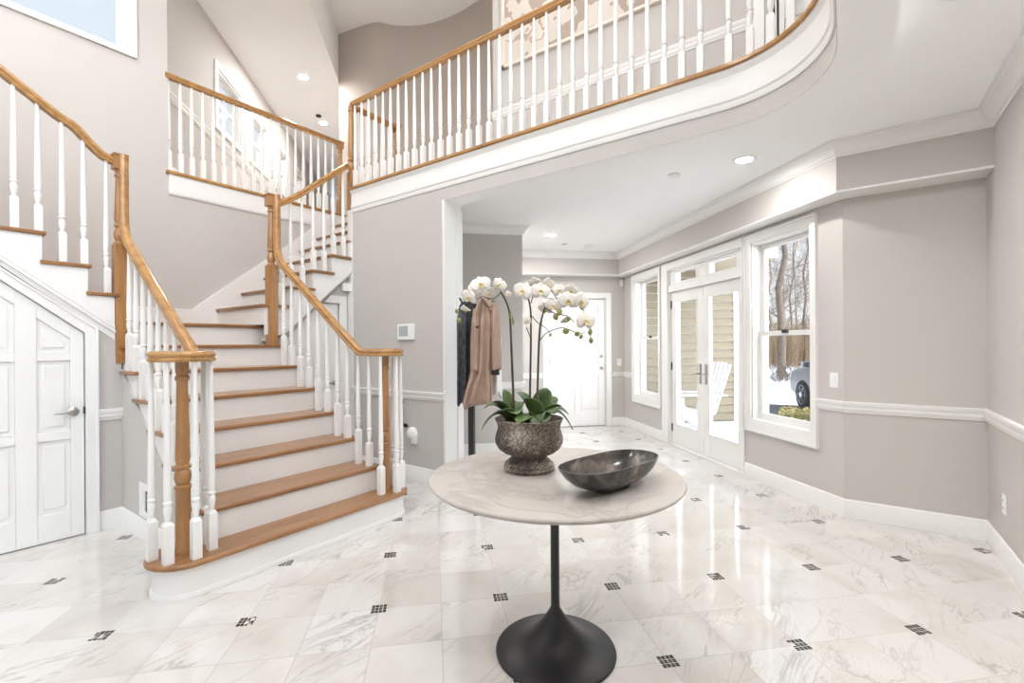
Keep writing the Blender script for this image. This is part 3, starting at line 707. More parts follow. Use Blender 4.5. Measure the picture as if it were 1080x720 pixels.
# door off the landing (upper right)
mb = MB()
for a, b, z0_, z1_ in ((2.61,2.70,FZ,5.19),(3.60,3.69,FZ,5.19),(2.70,3.60,5.10,5.19)): fbox(mb, fU, a, b, 0, .02, z0_, z1_)
fbox(mb, fU, 2.70, 2.715, -.14, 0, FZ, 5.1); fbox(mb, fU, 3.585, 3.60, -.14, 0, FZ, 5.1)
d5 = struct(mb.build('door_5', 'white', origin=fU.p(3.15,0,FZ), bevel=.003), 'white upstairs door behind the curved end of the balcony railing', 'door')
m = MB(); wall(m, fU, 2.717, 3.583, -.09, -.05, FZ+.01, 5.09, [(2.83,3.10,FZ+.25,FZ+.8),(3.20,3.47,FZ+.25,FZ+.8),(2.83,3.10,FZ+.95,FZ+1.9),(3.20,3.47,FZ+.95,FZ+1.9)])
for a, b in ((2.83,3.10),(3.20,3.47)):
    for za, zb in ((FZ+.25,FZ+.8),(FZ+.95,FZ+1.9)): fbox(m, fU, a, b, -.085, -.065, za, zb); fbox(m, fU, a+.03, b-.03, -.065, -.057, za+.03, zb-.03)
m.build('door_leaf', 'white', d5, bevel=.003)

# ------------------------------------------------------------------ stairs
NY = [2.75, 2.96, 3.235, 3.51, 3.785, 4.06, 4.335, 4.61]
st = empty('staircase', (1.76, 2.76, 0), 'lower oak and white stair flight rising from a rounded bottom step', 'staircase')
XL, XR = 1.165, 2.365
# bottom step with bullnose ends
def bull(x0, x1, yf, yb, r, n=10):
    pts = [(x1-r+.0, yf)]
    cy = (yf+yb)/2; rr = (yb-yf)/2
    pts = []
    for k in range(n+1): a = -PI/2 + PI*k/n; pts.append((x1-rr+rr*math.cos(a), cy+rr*math.sin(a)))
    for k in range(n+1): a = PI/2 + PI*k/n; pts.append((x0+rr+rr*math.cos(a), cy+rr*math.sin(a)))
    return pts
b1 = bull(.895, 2.535, 2.785, 3.10, .15, 12)
mb = MB().prism(b1, 0, R-.028); mb.sweep2d(b1[::-1] , [(0,0),(.010,0),(.010,.022),(.004,.03),(0,.03)], side=1, closed=True)
mb.build('riser', 'white', st, smooth=40)
MB().prism(bull(.862, 2.568, 2.752, 3.13, .15, 14), R-.027, R).build('tread', 'oak', st, smooth=40, bevel=.008)
for i in range(2, 9):
    y = NY[i-1]; z = i*R; yn = NY[i] if i < 8 else None
    # riser below tread i
    MB().box((XL, y+.028, z-R), (XR, y+.045, z-.027)).build('riser', 'white', st)
    if i < 8:
        l, r_ = XL-.035, XR+.035
        if i == 7: l, r_ = XL-.035, XR+.035
        MB().box((l, y, z-.027), (r_, yn+.045, z)).build('tread', 'oak', st, bevel=.008)
# landing
mb = MB().box((XL+.00, 4.61, 8*R-.027), (2.36, 5.375, 8*R)); mb.box((XL+.02, 4.66, 8*R-.2), (2.34, 5.37, 8*R-.0275)); mb.build('landing', 'oak', st, bevel=.008)
# stringers (white, stepped top, sloped bottom)
def stringer(x0, x1, nm, edge):
    ys, mb = NY, MB(); poly = [(4.64, edge(4.64)), (3.02, max(edge(3.02), .0))]
    poly = [(4.60, edge(4.60)), (2.98, edge(2.98))]
    top = [(2.98, 2*R-.027)]
    for i in range(2, 8):
        top.append((NY[i]+.03, i*R-.027)); top.append((NY[i]+.03, (i+1)*R-.027))
    poly = poly + top[:-1] + [(4.60, 7*R-.027)]
    n = len(poly); vs = [(x0,a,b) for a,b in poly]+[(x1,a,b) for a,b in poly]
    mb.add(vs, [tuple(range(n)), tuple(range(2*n-1,n-1,-1))]+[(i,n+i,n+(i+1)%n,(i+1)%n) for i in range(n)])
    return mb.build(nm, 'white', st)
stringer(XL-.005, XL+.02, 'stringer', zst); stringer(XR-.02, XR+.005, 'stringer', lambda y: zst(y))

# right flight
RX = [2.19,2.44,2.68,2.90,3.11,3.33,3.54,3.75]
sr = empty('staircase', (3.0,4.9,1.5), 'right stair flight climbing from the middle landing to the upstairs landing', 'staircase')
for i in range(1, 9):
    z = (8+i)*R; x = RX[i-1]
    MB().box((x+.025, 4.41, z-R), (x+.04, 5.375, z-.027)).build('riser', 'white', sr)
    if i < 8: MB().box((x, 4.375 if x < 3.1 else 4.42, z-.027), (RX[i]+.04, 5.375, z)).build('tread', 'oak', sr, bevel=.006)
mb = MB(); poly = [(2.26,1.516-.30),(2.26,1.516+R-.02)]
poly = [(2.22, 1.42), (2.22, 9*R-.027)]
for i in range(1, 5):
    poly.append((RX[i]+.03, (8+i)*R-.027)); poly.append((RX[i]+.03, (9+i)*R-.027))
poly.append((3.165, 13*R-.027)); poly.append((3.165, 2.12)); poly.append((2.40,1.42))
n = len(poly); vs = [(a,4.40,b) for a,b in poly]+[(a,4.425,b) for a,b in poly]
mb.add(vs, [tuple(range(n)), tuple(range(2*n-1,n-1,-1))]+[(i,n+i,n+(i+1)%n,(i+1)%n) for i in range(n)]); mb.build('stringer', 'white', sr)
# underside of right flight
mb = MB(); vs = [(2.3,4.43,1.36),(4.0,4.43,2.78),(4.0,5.37,2.78),(2.3,5.37,1.36),(2.3,4.43,1.40),(4.0,4.43,2.82),(4.0,5.37,2.82),(2.3,5.37,1.40)]
mb.add(vs, [(0,1,2,3),(7,6,5,4),(0,4,5,1),(1,5,6,2),(2,6,7,3),(3,7,4,0)]); mb.build('soffit', 'white', sr)
# skirt board on the window wall
mb = MB(); poly = [(1.20,1.516),(1.20,1.70),(1.93,1.70),(3.70,3.02+.05),(3.74,3.0),(2.2,1.516)]
poly = [(1.22,1.516),(1.22,1.69),(1.98,1.69),(3.60,3.02),(3.74,3.02),(3.74,2.85),(2.2,1.516)]
n = len(poly); vs = [(a,5.352,b) for a,b in poly]+[(a,5.3785,b) for a,b in poly]
mb.add(vs, [tuple(range(n)), tuple(range(2*n-1,n-1,-1))]+[(i,n+i,n+(i+1)%n,(i+1)%n) for i in range(n)]); mb.build('skirt_board', 'white', sr)

# left flight, climbing towards -x along y 4.36..5.38
sl = empty('staircase', (.6,4.9,1.5), 'left stair flight climbing over the slanted closet door', 'staircase')
LX = [1.135, .978, .747] + [.747-.231*k for k in range(1,10)]     # nosing x of each step
NL = 8
for i in range(1, NL+1):
    z = (8+i)*R; x = LX[i-1]+ (0.0)
    MB().box((x-.03, 4.375, z-R), (x-.015, 5.375, z-.027)).build('riser', 'white', sl)
    xe = LX[i]-.03
    MB().box((x, 4.335, z-.027), (xe if i < NL else xe-.8, 5.375, z)).build('tread', 'oak', sl, bevel=.006)
poly = [(1.16,1.40),(1.16,8*R+.03)]
poly = [(1.106,1.36),(1.106,9*R-.027)]
for i in range(1, NL):
    poly.append((LX[i]-.02,(8+i)*R-.027)); poly.append((LX[i]-.02,(9+i)*R-.027))
poly.append((-.95,(8+NL)*R-.027)); poly.append((-.95, zl(-.95)+.06))
poly.append((1.011, zl(1.011)+.0))
n = len(poly); mb = MB(); vs = [(a,4.352,b) for a,b in poly]+[(a,4.38,b) for a,b in poly]
mb.add(vs, [tuple(range(n)), tuple(range(2*n-1,n-1,-1))]+[(i,n+i,n+(i+1)%n,(i+1)%n) for i in range(n)]); mb.build('stringer', 'white', sl)
# sloped moulding above the door casing
def zm_(x): return 1.551+(.935-x)*.78
mb = MB()
for off, t in ((0,.020),(.03,.010)):
    a, b = 1.106, -.9
    f = lambda x: zl(x)+.045+off*1.0
    vprism(mb, [(a,f(a)),(b,f(b)),(b,f(b)+.026),(a,f(a)+.026)], 4.352-t, 4.352)
mb.build('sloped_moulding', 'white', sl, bevel=.003)
mb = MB().box((-4.2,4.36,0),(-.9,4.40,(8+NL)*R)); struct(mb.build('wall_left_lower', 'paint'))

# ------------------------------------------------------------------ railings
HP = [(-.026,-.026),(-.029,-.012),(-.022,-.004),(-.029,.006),(-.027,.018),(-.017,.028),(0,.031),(.017,.028),(.027,.018),(.029,.006),(.022,-.004),(.029,-.012),(.026,-.026)]
cache = {}
def baluster(parent, x, y, z0, z1, blk=.20, w=.041):
    """white turned baluster: square foot, vase, long taper"""
    H = z1-z0; key = (round(H,3), round(blk,3), w)
    if key not in cache:
        mb = MB(); h = w/2; k = .016
        mb.box((-h,-h,0),(h,h,blk))
        vs = [(-h,-h,blk),(h,-h,blk),(h,h,blk),(-h,h,blk)]; q = .0125
        vs += [(-q,-q,blk+k),(q,-q,blk+k),(q,q,blk+k),(-q,q,blk+k)]
        mb.add(vs, [(0,1,5,4),(1,2,6,5),(2,3,7,6),(3,0,4,7),(4,5,6,7)])
        v0 = blk+k-.004
        prof = [(.0115,v0),(.012,v0+.012),(.016,v0+.035),(.0195,v0+.062),(.019,v0+.078),(.014,v0+.09),(.0205,v0+.096),(.0205,v0+.106),(.0155,v0+.112),(.0185,v0+.13),(.0185,v0+.20)]
        prof += [(.0185-.0080*t, v0+.20+(H-v0-.20)*t) for t in (.35,.7,1.0)]
        mb.lathe(prof, n=12)
        o = mb.build('baluster', 'white', parent, smooth=35); me = o.data
        # mesh was built relative to the parent; shift it back to be centred on its own origin
        pl = world_loc(parent); me.transform(Matrix.Translation(pl)); cache[key] = me
        o.location = Vector((x,y,z0)) - pl
        return o
    o = bpy.data.objects.new('baluster', cache[key]); col.objects.link(o); o.parent = parent; o.location = Vector((x,y,z0)) - world_loc(parent)
    return o
def turned_newel(parent, x, y, z0, z1, sq_bot, sq_top, w=.078, mat='oakv', name='newel_post', r=.034):
    mb = MB(); h = w/2
    mb.box((x-h,y-h,z0),(x+h,y+h,z0+sq_bot)); H = z1-z0
    if sq_top: mb.box((x-h,y-h,z1-sq_top),(x+h,y+h,z1))
    a, b = z0+sq_bot, z1-sq_top
    pr = [(h*.9,0),(h*.95,.012),(r*.72,.022),(r*.95,.04),(r*1.12,.07),(r*.98,.10),(r*.66,.125),(r*1.05,.135),(r*1.05,.148),(r*.7,.156),(r*.98,.18)]
    L_ = b-a
    pr += [(r*.98-(r*.28)*t, .18+(L_-.24)*t) for t in (.33,.66,1.0)] + [(r*.95,L_-.052),(r*.95,L_-.04),(r*.7,L_-.03),(r*.9,L_-.01),(r*.9,L_)]
    mb.lathe(pr, c=(x,y,a), n=20)
    if sq_top: mb.prism([(x-h-.006,y-h-.006),(x+h+.006,y-h-.006),(x+h+.006,y+h+.006),(x-h-.006,y+h+.006)], z1, z1+.014)
    return mb.build(name, mat, parent, smooth=35, bevel=.002)
def smooth_path(pts, n=6):
    P_ = [Vector(p) for p in pts]; out = []
    for i in range(len(P_)-1):
        p0, p1, p2, p3 = P_[max(i-1,0)], P_[i], P_[i+1], P_[min(i+2,len(P_)-1)]
        for k in range(n):
            t = k/n; out.append(.5*((2*p1)+(-p0+p2)*t+(2*p0-5*p1+4*p2-p3)*t*t+(-p0+3*p1-3*p2+p3)*t**3))
    out.append(P_[-1]); return out

RS = .72                    # rail slope
def railz(y): return 1.632 + (y-3.655)*RS
def lower_rail(side, xr, vx, vy, vr, name, label, newel_x):
    rt = empty(name, (xr, 3.6, R), label, 'stair railing')
    # volute spiral in plan, then slope, then gooseneck
    pts = []
    sgn = -1 if side == 'L' else 1          # outward direction
    # spiral from centre out to the tangent point facing the stairs (towards -sgn)
    n = 30; turns = 1.35
    a_end = PI if sgn > 0 else 0.0
    for k in range(n+1):
        t = k/n; rad = .035+(vr-.035)*min(1, t*1.6)
        a = a_end + (sgn)*(1-t)*turns*2*PI
        pts.append((vx+rad*math.cos(a), vy+rad*math.sin(a), 1.255))
    yb = 3.05
    pts2 = [pts[-1], (xr, vy+.08, 1.255), (xr, 3.12, 1.262), (xr, 3.20, railz(3.20)+.008)] + [(xr, y, railz(y)) for y in (3.4,3.7,4.0,4.22)] 
    ztop = 2.70
    pts2 += [(xr, 4.30, railz(4.30)+.01), (xr, 4.345, railz(4.345)+.05), (xr, 4.36, railz(4.36)+.14), (xr, 4.362, 2.5), (xr, 4.362, ztop+.035)]
    full = [Vector(p) for p in pts[:-1]] + smooth_path(pts2, 4)
    MB().rail(full, HP).build('handrail', 'oakr', rt, smooth=50)
    MB().lathe([(.04,-.026),(vr+.015,-.026),(vr+.018,-.012),(vr+.012,-.004),(vr+.018,.006),(vr+.012,.022),(.05,.026)], c=(vx,vy,1.255), n=28).build('volute_cap', 'oak', rt, smooth=40)
    # starting newel
    turned = MB(); h = .04
    pr = [(.040,0),(.040,.02),(.037,.03),(.036,.345),(.041,.352),(.041,.366),(.029,.374),(.036,.385),(.041,.41),(.038,.435),(.028,.455),(.040,.462),(.040,.474),(.029,.482),(.035,.51)] + [(.035-.009*t,.51+.42*t) for t in (.33,.66,1)] + [(.026,.93),(.034,.94),(.034,.955),(.026,.965),(.032,.99),(.032,1.045)]
    turned.lathe(pr, c=(vx,vy,R), n=24); turned.build('newel_post', 'oakv', rt, smooth=40, label='turned oak newel post standing on the bottom step')
    # landing newel
    nx = newel_x
    zb = 1.19 if side == 'L' else 7*R
    turned_newel(rt, nx, 4.395 if side == 'L' else 4.41, zb, 2.725, 2.14-zb-.07, .10, w=.08)
    # balusters round the volute
    rb = vr+.005
    angs = (165, 222, 275, 325, 15) if side == 'L' else (215, 275, 330, 20)
    for a in angs: baluster(rt, vx+rb*math.cos(math.radians(a)), vy+rb*math.sin(math.radians(a)), R, 1.232, .20, .044)
    for i in range(2, 8):
        y0 = NY[i-1]
        for j, yy in enumerate((y0+.055, y0+.19)):
            if yy > 4.36: continue
            zt = (railz(yy) if yy > 3.16 else 1.255)-.024
            baluster(rt, xr, yy, i*R, zt, .17+(.19*(j*.13/.275)), .041)
    return rt
rL = lower_rail('L', 1.165, 1.035, 2.945, .13, 'stair_railing', 'oak and white railing on the left side of the lower stairs', 1.150)
rR = lower_rail('R', 2.315, 2.40, 2.93, .115, 'stair_railing', 'oak and white railing on the right side of the lower stairs', 2.285)

# right flight railing
rr = empty('stair_railing', (2.7, 4.42, 1.9), 'short oak and white railing climbing right from the middle landing newel', 'stair railing')
MB().rail(smooth_path([(2.31,4.42,2.665),(2.36,4.42,2.67),(2.43,4.42,2.71),(2.60,4.42,2.835),(2.85,4.42,3.045),(3.13,4.42,3.275)],5), HP).build('handrail', 'oakr', rr, smooth=50)
def rz(x): return 2.835+(x-2.60)*.826
for i, x in enumerate((2.365,2.48,2.60,2.72,2.84,2.95,3.07)):
    k = sum(1 for q in RX[:5] if q+.01 < x)
    zt = rz(x)-.026 if x > 2.45 else 2.66
    baluster(rr, x, 4.42, (8+k)*R, zt, .20, .041)

# left flight railing
rl = empty('stair_railing', (.4, 4.40, 2.0), 'oak and white railing climbing left above the slanted closet door', 'stair railing')
def lz(x): return 2.905+(.813-x)*.70
MB().rail(smooth_path([(1.125,4.41,2.685),(1.06,4.41,2.705),(.99,4.41,2.765),(.90,4.41,2.86),(.80,4.41,lz(.80)),(.5,4.41,lz(.5)),(.1,4.41,lz(.1)),(-.9,4.41,lz(-.9))],5), HP).build('handrail', 'oakr', rl, smooth=50)
for k in range(1, NL+1):
    for j, x in enumerate([1.075] if k == 1 else [LX[k-1]-.029, LX[k-1]-.141]):
        zt = lz(x) if x < .85 else (2.825 if x < .96 else 2.70)
        baluster(rl, x, 4.41, (8+k)*R, zt-.024, .20 if j else .17, .042)
# gallery railing at left
rg = empty('gallery_railing', (2.75, 5.42, FZ), 'oak and white gallery railing running from the window wall to the post', 'gallery railing')
MB().rail([(1.765,5.40,3.965),(3.70,5.40,3.965)], HP).build('handrail', 'oakr', rg, smooth=50)
for k in range(19): baluster(rg, 1.80+.1005*k, 5.41, FZ, 3.94, .20, .041)
turned_newel(rg, 3.72, 5.41, 2.95, 3.98, .28, .08, w=.07)
# balcony railing
rb_ = empty('balcony_railing', (3.2, 2.0, FZ), 'long oak and white balcony railing curving round over the foyer', 'balcony railing')
XB = 3.205
rad = .60+.035
bpath = [(XB,4.44,3.975),(XB,3.9,3.975),(XB,2.5,3.975),(XB,.63,3.975)] + [(2.57+rad*math.cos(-PI/2*k/16), .63+rad*math.sin(-PI/2*k/16), 3.975) for k in range(1,17)] + [(1.5,.63-rad,3.975),(-1.5,.63-rad,3.975)]
MB().rail(bpath, HP).build('handrail', 'oakr', rb_, smooth=50)
ys = [3.327+.1175*k for k in range(1,10)] + [3.327-.1165*k for k in range(0,24)]
for y in ys:
    if .70 < y < 4.40: baluster(rb_, XB, y, FZ, 3.95, .20, .041)
na = 8
for k in range(na+1):
    a = -PI/2*(k+.3)/na
    if a > -PI/2: baluster(rb_, 2.57+rad*math.cos(a), .63+rad*math.sin(a), FZ, 3.95, .20, .041)
for k in range(12): baluster(rb_, 2.52-.1165*k, .63-rad, FZ, 3.95, .20, .041)
mb = MB()
turned_newel(rb_, 3.20, 4.45, 2.80, 3.955, .42, .0, w=.072, r=.036)
# well guard railing
rw = empty('gallery_railing', (3.5, 4.46, FZ), 'short oak and white guard railing beside the stairwell behind the corner post', 'gallery railing')
MB().rail([(3.24,4.46,3.965),(3.83,4.46,3.965)], HP).build('handrail', 'oakr', rw, smooth=50)
for k in range(5): baluster(rw, 3.31+.105*k, 4.46, FZ, 3.94, .20, .041)
turned_newel(rw, 3.86, 4.46, FZ, 3.99, .25, .08, w=.07)

# ------------------------------------------------------------------ table
TX, TY = Vector((FW*2.011 + RT*(.0885*2.011)))[:2]
tb = empty('pedestal_table', (TX,TY,0), 'round stone-topped table on a black trumpet pedestal', 'table')
c = (TX,TY,0)
MB().lathe([(.02,.722),(.49,.722),(.515,.729),(.528,.738),(.533,.746),(.530,.751),(.522,.753),(.02,.753)], c=c, n=96).build('tabletop', 'ttop', tb, smooth=30)
prof = [(.255,0),(.256,.006),(.252,.012)]
for k in range(1, 25):
    t = k/24; r_ = .252*(1-t)**1.0 + .019*t
    rr2 = .019 + (.252-.019)*(1-t)**1.15
    z = .012 + .155*(t**1.9) + .02*t
    prof.append((rr2, z))
prof += [(.0188,.24),(.0188,.60),(.024,.64),(.05,.68),(.12,.70),(.20,.712),(.20,.7215),(.02,.7215)]
MB().lathe(prof, c=c, n=72).build('pedestal', 'blackm', tb, smooth=30)

# ------------------------------------------------------------------ potted orchid
PX, PY = (FW*2.08 + RT*.0725)[:2]
po = empty('potted_orchid', (PX,PY,.754), 'white orchid with three tall stems in a weathered stone urn', 'potted plant')
c = (PX,PY,.7535); T0 = .7535
pp = [(.02,0),(.104,0),(.112,.005),(.114,.014),(.108,.022),(.110,.028),(.106,.034),(.094,.044),(.080,.056),(.077,.062),(.084,.070),(.112,.080),(.134,.096),(.1475,.118),(.151,.138),(.147,.158),(.140,.178),(.138,.192),(.142,.208),(.149,.222),(.151,.228),(.146,.230),(.140,.222),(.128,.200),(.02,.198)]
MB().lathe(pp, c=c, n=64).build('pot', 'pot', po, smooth=35)
mb = MB().lathe([(.02,.195),(.125,.195),(.132,.205),(.10,.222),(.05,.232),(.004,.234)], c=c, n=28); mb.build('moss', 'moss', po, smooth=60)
def leaf(base, tip, width, droop, twist=0, segs=10):
    base, tip = Vector(base), Vector(tip); d = tip-base; h = Vector((d.x,d.y,0)); side = Vector((-h.y,h.x,0))
    side = side.normalized() if side.length > .004 else RT.copy()
    ang = twist; mb = MB(); vs = []; fs = []
    for i in range(segs+1):
        t = i/segs; p = base.lerp(tip, t) + Vector((0,0,droop*4*t*(1-t)))
        w = width*.5*(max(0.0, math.sin(PI*min(1, .10+.86*t)))**.62) * (1 if t < .97 else .35)
        tan = (d + Vector((0,0,droop*4*(1-2*t)))).normalized(); nn = side.cross(tan).normalized()
        s2 = (side*math.cos(ang)+nn*math.sin(ang))
        n2 = s2.cross(tan).normalized()
        for j, (a, lift) in enumerate(((-1,.16),(-.5,.04),(0,-.03),(.5,.04),(1,.16))):
            vs.append(p + s2*(a*w) + (n2 if n2.z > 0 else -n2)*(lift*w))
    for i in range(segs):
        for j in range(4): fs.append((i*5+j, i*5+j+1, (i+1)*5+j+1, (i+1)*5+j))
    mb.add(vs, fs); o = mb.build('leaf', 'leaf', po, smooth=180)
    md = o.modifiers.new('thick', 'SOLIDIFY'); md.thickness = .0022; md.offset = 0
    return o
D0 = 2.08
def A(px, py, dd=0): return at(px, py, D0+dd)
c1, c2 = A(541,441,-.01), A(568,441,.0)
for bx, tip, dd, w, dr_ in ((c1,(531.5,411),.02,.052,.012),(c1,(519,424),-.04,.046,.025),(c1,(511,430.5),.02,.040,.045),(c1,(508,453),-.06,.046,.055),(c1,(550,424),.05,.038,.03),(c1,(545,437),-.10,.040,.03),
                        (c2,(576.5,409),.03,.056,.01),(c2,(545,413),.08,.034,.03),(c2,(587,419),.06,.042,.02),(c2,(599.5,437),.0,.050,.045),(c2,(604,453),.05,.030,.07),(c2,(566,448),-.13,.050,.04),(c2,(557,420),-.05,.052,.02),(c2,(545,446),-.12,.040,.03),(c2,(585,436),-.09,.046,.035),(c1,(527,433),-.10,.040,.02),(c1,(536,421),.05,.038,.01),(c2,(592,428),-.04,.042,.02),(c2,(575,446),-.14,.040,.03),(c2,(566,414),.0,.040,.01)):
    b_ = bx; leaf(b_+Vector((0,0,-.02)), A(*tip, dd), w*1.9, dr_, twist=random.uniform(-.35,.35))
def stem(name, pts, r0, r1, mat='stem'):
    P_ = smooth_path([A(*p) for p in pts], 5); n = len(P_)
    return MB().tube(P_, [r0+(r1-r0)*i/(n-1) for i in range(n)], 8).build(name, mat, po, smooth=60)
stem('flower_stem', [(542,442,0),(541.5,420),(539.5,370),(538,336),(535,321),(528,307,-.01)], .0062,.0036)
stem('flower_stem', [(559,442,.01),(559,419,.01),(560,336,.01),(557,314,.01)], .0058,.0034)
stem('flower_stem', [(566.5,442,-.01),(566.8,417,-.01),(569,352,-.01),(573,330,-.01),(577,318,-.01)], .0058,.0034)
for b in ([(529,308,-.01),(519.5,315,-.02),(507,313,-.02),(497,322,-.03),(487,334,-.03)],[(560,320,.01),(565,303,0),(570,299.7,0),(580,305,-.01),(586.5,314,-.01),(592,320,-.02)],
          [(569,359,-.01),(578,350,-.02),(593,345.6,-.03),(604,349,-.03),(611,352,-.03),(617,350,-.03)],[(561,333,.01),(567,340,0),(576,346,0),(581,353,0)],[(575,325,-.01),(587,331,-.02),(598,333,-.02),(606,340,-.02)],
          [(612,325,-.02),(618,330,-.02),(622,345,-.03),(623,358,-.03)],[(555,345,.01),(558,352,.01),(559.5,358,.01)],[(507,313,-.02),(512,322,-.02),(519,324,-.02)]):
    stem('flower_branch', b, .0024, .0015)
flower_src = {}
def flower_mesh():
    mb = MB()
    def petal(ang, L_, W_2, cup, zoff):
        vs = []; fs = []; n, m = 8, 6
        for i in range(n+1):
            t = i/n; w = W_2*(math.sin(PI*min(1,(.06+.90*t)))**.6)
            for j in range(m+1):
                a = -1+2*j/m; x = t*L_; y = a*w
                z = zoff + cup*t*t - .10*W_2*a*a*2 + .0012*math.sin(7*a+5*t)
                vs.append((x*math.cos(ang)-y*math.sin(ang), x*math.sin(ang)+y*math.cos(ang), z))
        for i in range(n):
            for j in range(m): fs.append((i*(m+1)+j, i*(m+1)+j+1, (i+1)*(m+1)+j+1, (i+1)*(m+1)+j))
        mb.add(vs, fs)
    for a in (90, 215, 325): petal(math.radians(a), .040, .0165, -.006, 0)     # sepals
    for a in (10, 170): petal(math.radians(a), .043, .027, .004, .003)         # broad petals
    return mb
def lip_mesh():
    mb = MB(); mb.lathe([(.001,0),(.006,.003),(.0065,.008),(.003,.014),(.0005,.016)], n=10)
    for sx in (-1,1):
        vs = [(0,-.002,.004),(sx*.010,-.001,.010),(sx*.012,-.010,.012),(sx*.004,-.014,.008)]; mb.add(vs, [(0,1,2,3)])
    vs = [(-.004,-.004,.004),(.004,-.004,.004),(.006,-.016,.012),(0,-.021,.014),(-.006,-.016,.012)]; mb.add(vs, [(0,1,2,3,4)])
    return mb
fm, lm = flower_mesh(), lip_mesh()
def flower(px, py, dd=0, sc=1.0, yaw=0, pitch=0, roll=0):
    p = A(px, py, dd)
    # local +Z of the flower faces the camera side (-FW), +Y up
    base = Matrix((( RT.x, 0, -FW.x, 0),( RT.y, 0, -FW.y, 0),(0, 1, 0, 0),(0,0,0,1)))
    mt = Matrix.Translation(p) @ base @ Matrix.Rotation(math.radians(yaw),4,'Y') @ Matrix.Rotation(math.radians(pitch),4,'X') @ Matrix.Rotation(math.radians(roll),4,'Z') @ Matrix.Scale(sc,4)
    m = MB().add(fm.v, fm.f, mt); o = m.build('flower', 'petal', po, smooth=180)
    md = o.modifiers.new('thick', 'SOLIDIFY'); md.thickness = .0010; md.offset = 0
    MB().add(lm.v, lm.f, mt).build('lip', 'lip', o, smooth=180)
for f in ((507,300,-.04,1.15,-10,-8),(527,300,-.02,.85,25,5),(494.5,313,-.05,1.0,-25,10),(491,326,-.05,.62,-30,50),(551.5,307,-.02,1.15,-15,0),(570,307,-.03,1.1,12,-12),(577,300,.03,.9,30,25),(564,299,.04,.9,-5,40),
          (599,317,-.04,1.12,10,0),(612.5,318,-.03,1.15,20,5),(617.5,338,-.05,1.2,8,5),(583.5,322,-.02,.95,-12,18),(556,338,-.01,.55,-20,0),(575,326,.03,.9,-30,30),(596,338,-.01,.6,20,40),(589,306,.04,.8,20,-10),(602,306,.04,.8,5,30),(514,309,.02,.9,20,30),(500,304,.03,.9,-30,-20),(536,310,.03,.45,20,10)):
    flower(f[0], f[1], f[2], f[3]*.93, f[4]*1.5+random.uniform(-12,12), f[5]+random.uniform(-10,10), random.uniform(-25,25))
def bud(px, py, dd=0, L_=.022, r=.008, tilt=0):
    L_ *= 1.25; r *= 1.25
    p = A(px, py, dd)
    mt = Matrix.Translation(p) @ Matrix.Rotation(math.radians(tilt), 4, FW)
    MB().add(*(lambda m: (m.v, m.f))(MB().lathe([(.0006,-L_/2),(r*.7,-L_*.32),(r,-.05*L_),(r*.75,L_*.28),(.0006,L_/2)], n=12)), mt).build('bud', 'bud', po, smooth=60)
for b in ((597,349,-.04,.026,.012,70),(609,352,-.03,.022,.009,60),(613,355,-.03,.018,.007,30),(622.5,350,-.03,.024,.008,10),(623.4,359,-.03,.022,.008,-5),(590,329,-.03,.028,.011,20),(586,334,-.02,.026,.010,-20),(600,336,-.02,.018,.007,40),(484,338,-.05,.022,.009,15),(482,328,-.05,.018,.008,-20),(580.5,353,0,.014,.005,30),(538,332,-.01,.03,.005,5),(541,338,-.005,.034,.0045,-8),(520,317,-.02,.016,.006,60)):
    bud(*b)

# ------------------------------------------------------------------ bowl
def bowl():
    ctr = Vector((1.690,.742)); ax = Vector((.539,-.135)).normalized(); ay = Vector((-ax.y, ax.x)); a, b = .250, .112
    zt, z0 = .858, .7535
    o = empty('oblong_bowl', (ctr.x,ctr.y,z0), 'dark oblong boat-shaped bowl on the round table', 'bowl')
    mb = MB(); n = 64; rings = []
    # outside (bottom->rim) then inside (rim->bottom): (scale along, scale across, z)
    outp = [(.30,.34,z0+.014),(.55,.56,z0+.018),(.74,.76,z0+.038),(.88,.90,z0+.064),(.97,.975,z0+.090),(1.0,1.0,zt)]
    inp = [(.978,.955,zt),(.94,.92,z0+.084),(.85,.84,z0+.062),(.70,.68,z0+.041),(.48,.44,z0+.027),(.2,.2,z0+.022),(.02,.02,z0+.021)]
    vs = []; fs = []; prof = outp+inp
    for sa, sb, z in prof:
        for i in range(n):
            t = 2*PI*i/n; cx_, sy_ = math.cos(t), math.sin(t); e = .62
            X_ = a*sa*math.copysign(abs(cx_)**e, cx_); Y_ = b*sb*math.copysign(abs(sy_)**.90, sy_)
            zz = z
            q = ctr + ax*X_ + ay*Y_; vs.append((q.x,q.y,zz))
    for j in range(len(prof)-1):
        for i in range(n): fs.append((j*n+i, j*n+(i+1)%n, (j+1)*n+(i+1)%n, (j+1)*n+i))
    fs.append(tuple(range(n-1,-1,-1))); k = (len(prof)-1)*n; fs.append(tuple(range(k,k+n)))
    mb.add(vs, fs); mb.build('bowl_shell', 'bowl', o, smooth=50)
    mb = MB(); pts = []
    for i in range(28):
        t = 2*PI*i/28; q = ctr + ax*(.085*math.copysign(abs(math.cos(t))**.6, math.cos(t))) + ay*(.045*math.copysign(abs(math.sin(t))**.6, math.sin(t))); pts.append((q.x,q.y))
    mb.prism(pts, z0, z0+.018); mb.build('foot', 'blackm', o, smooth=40)
bowl()

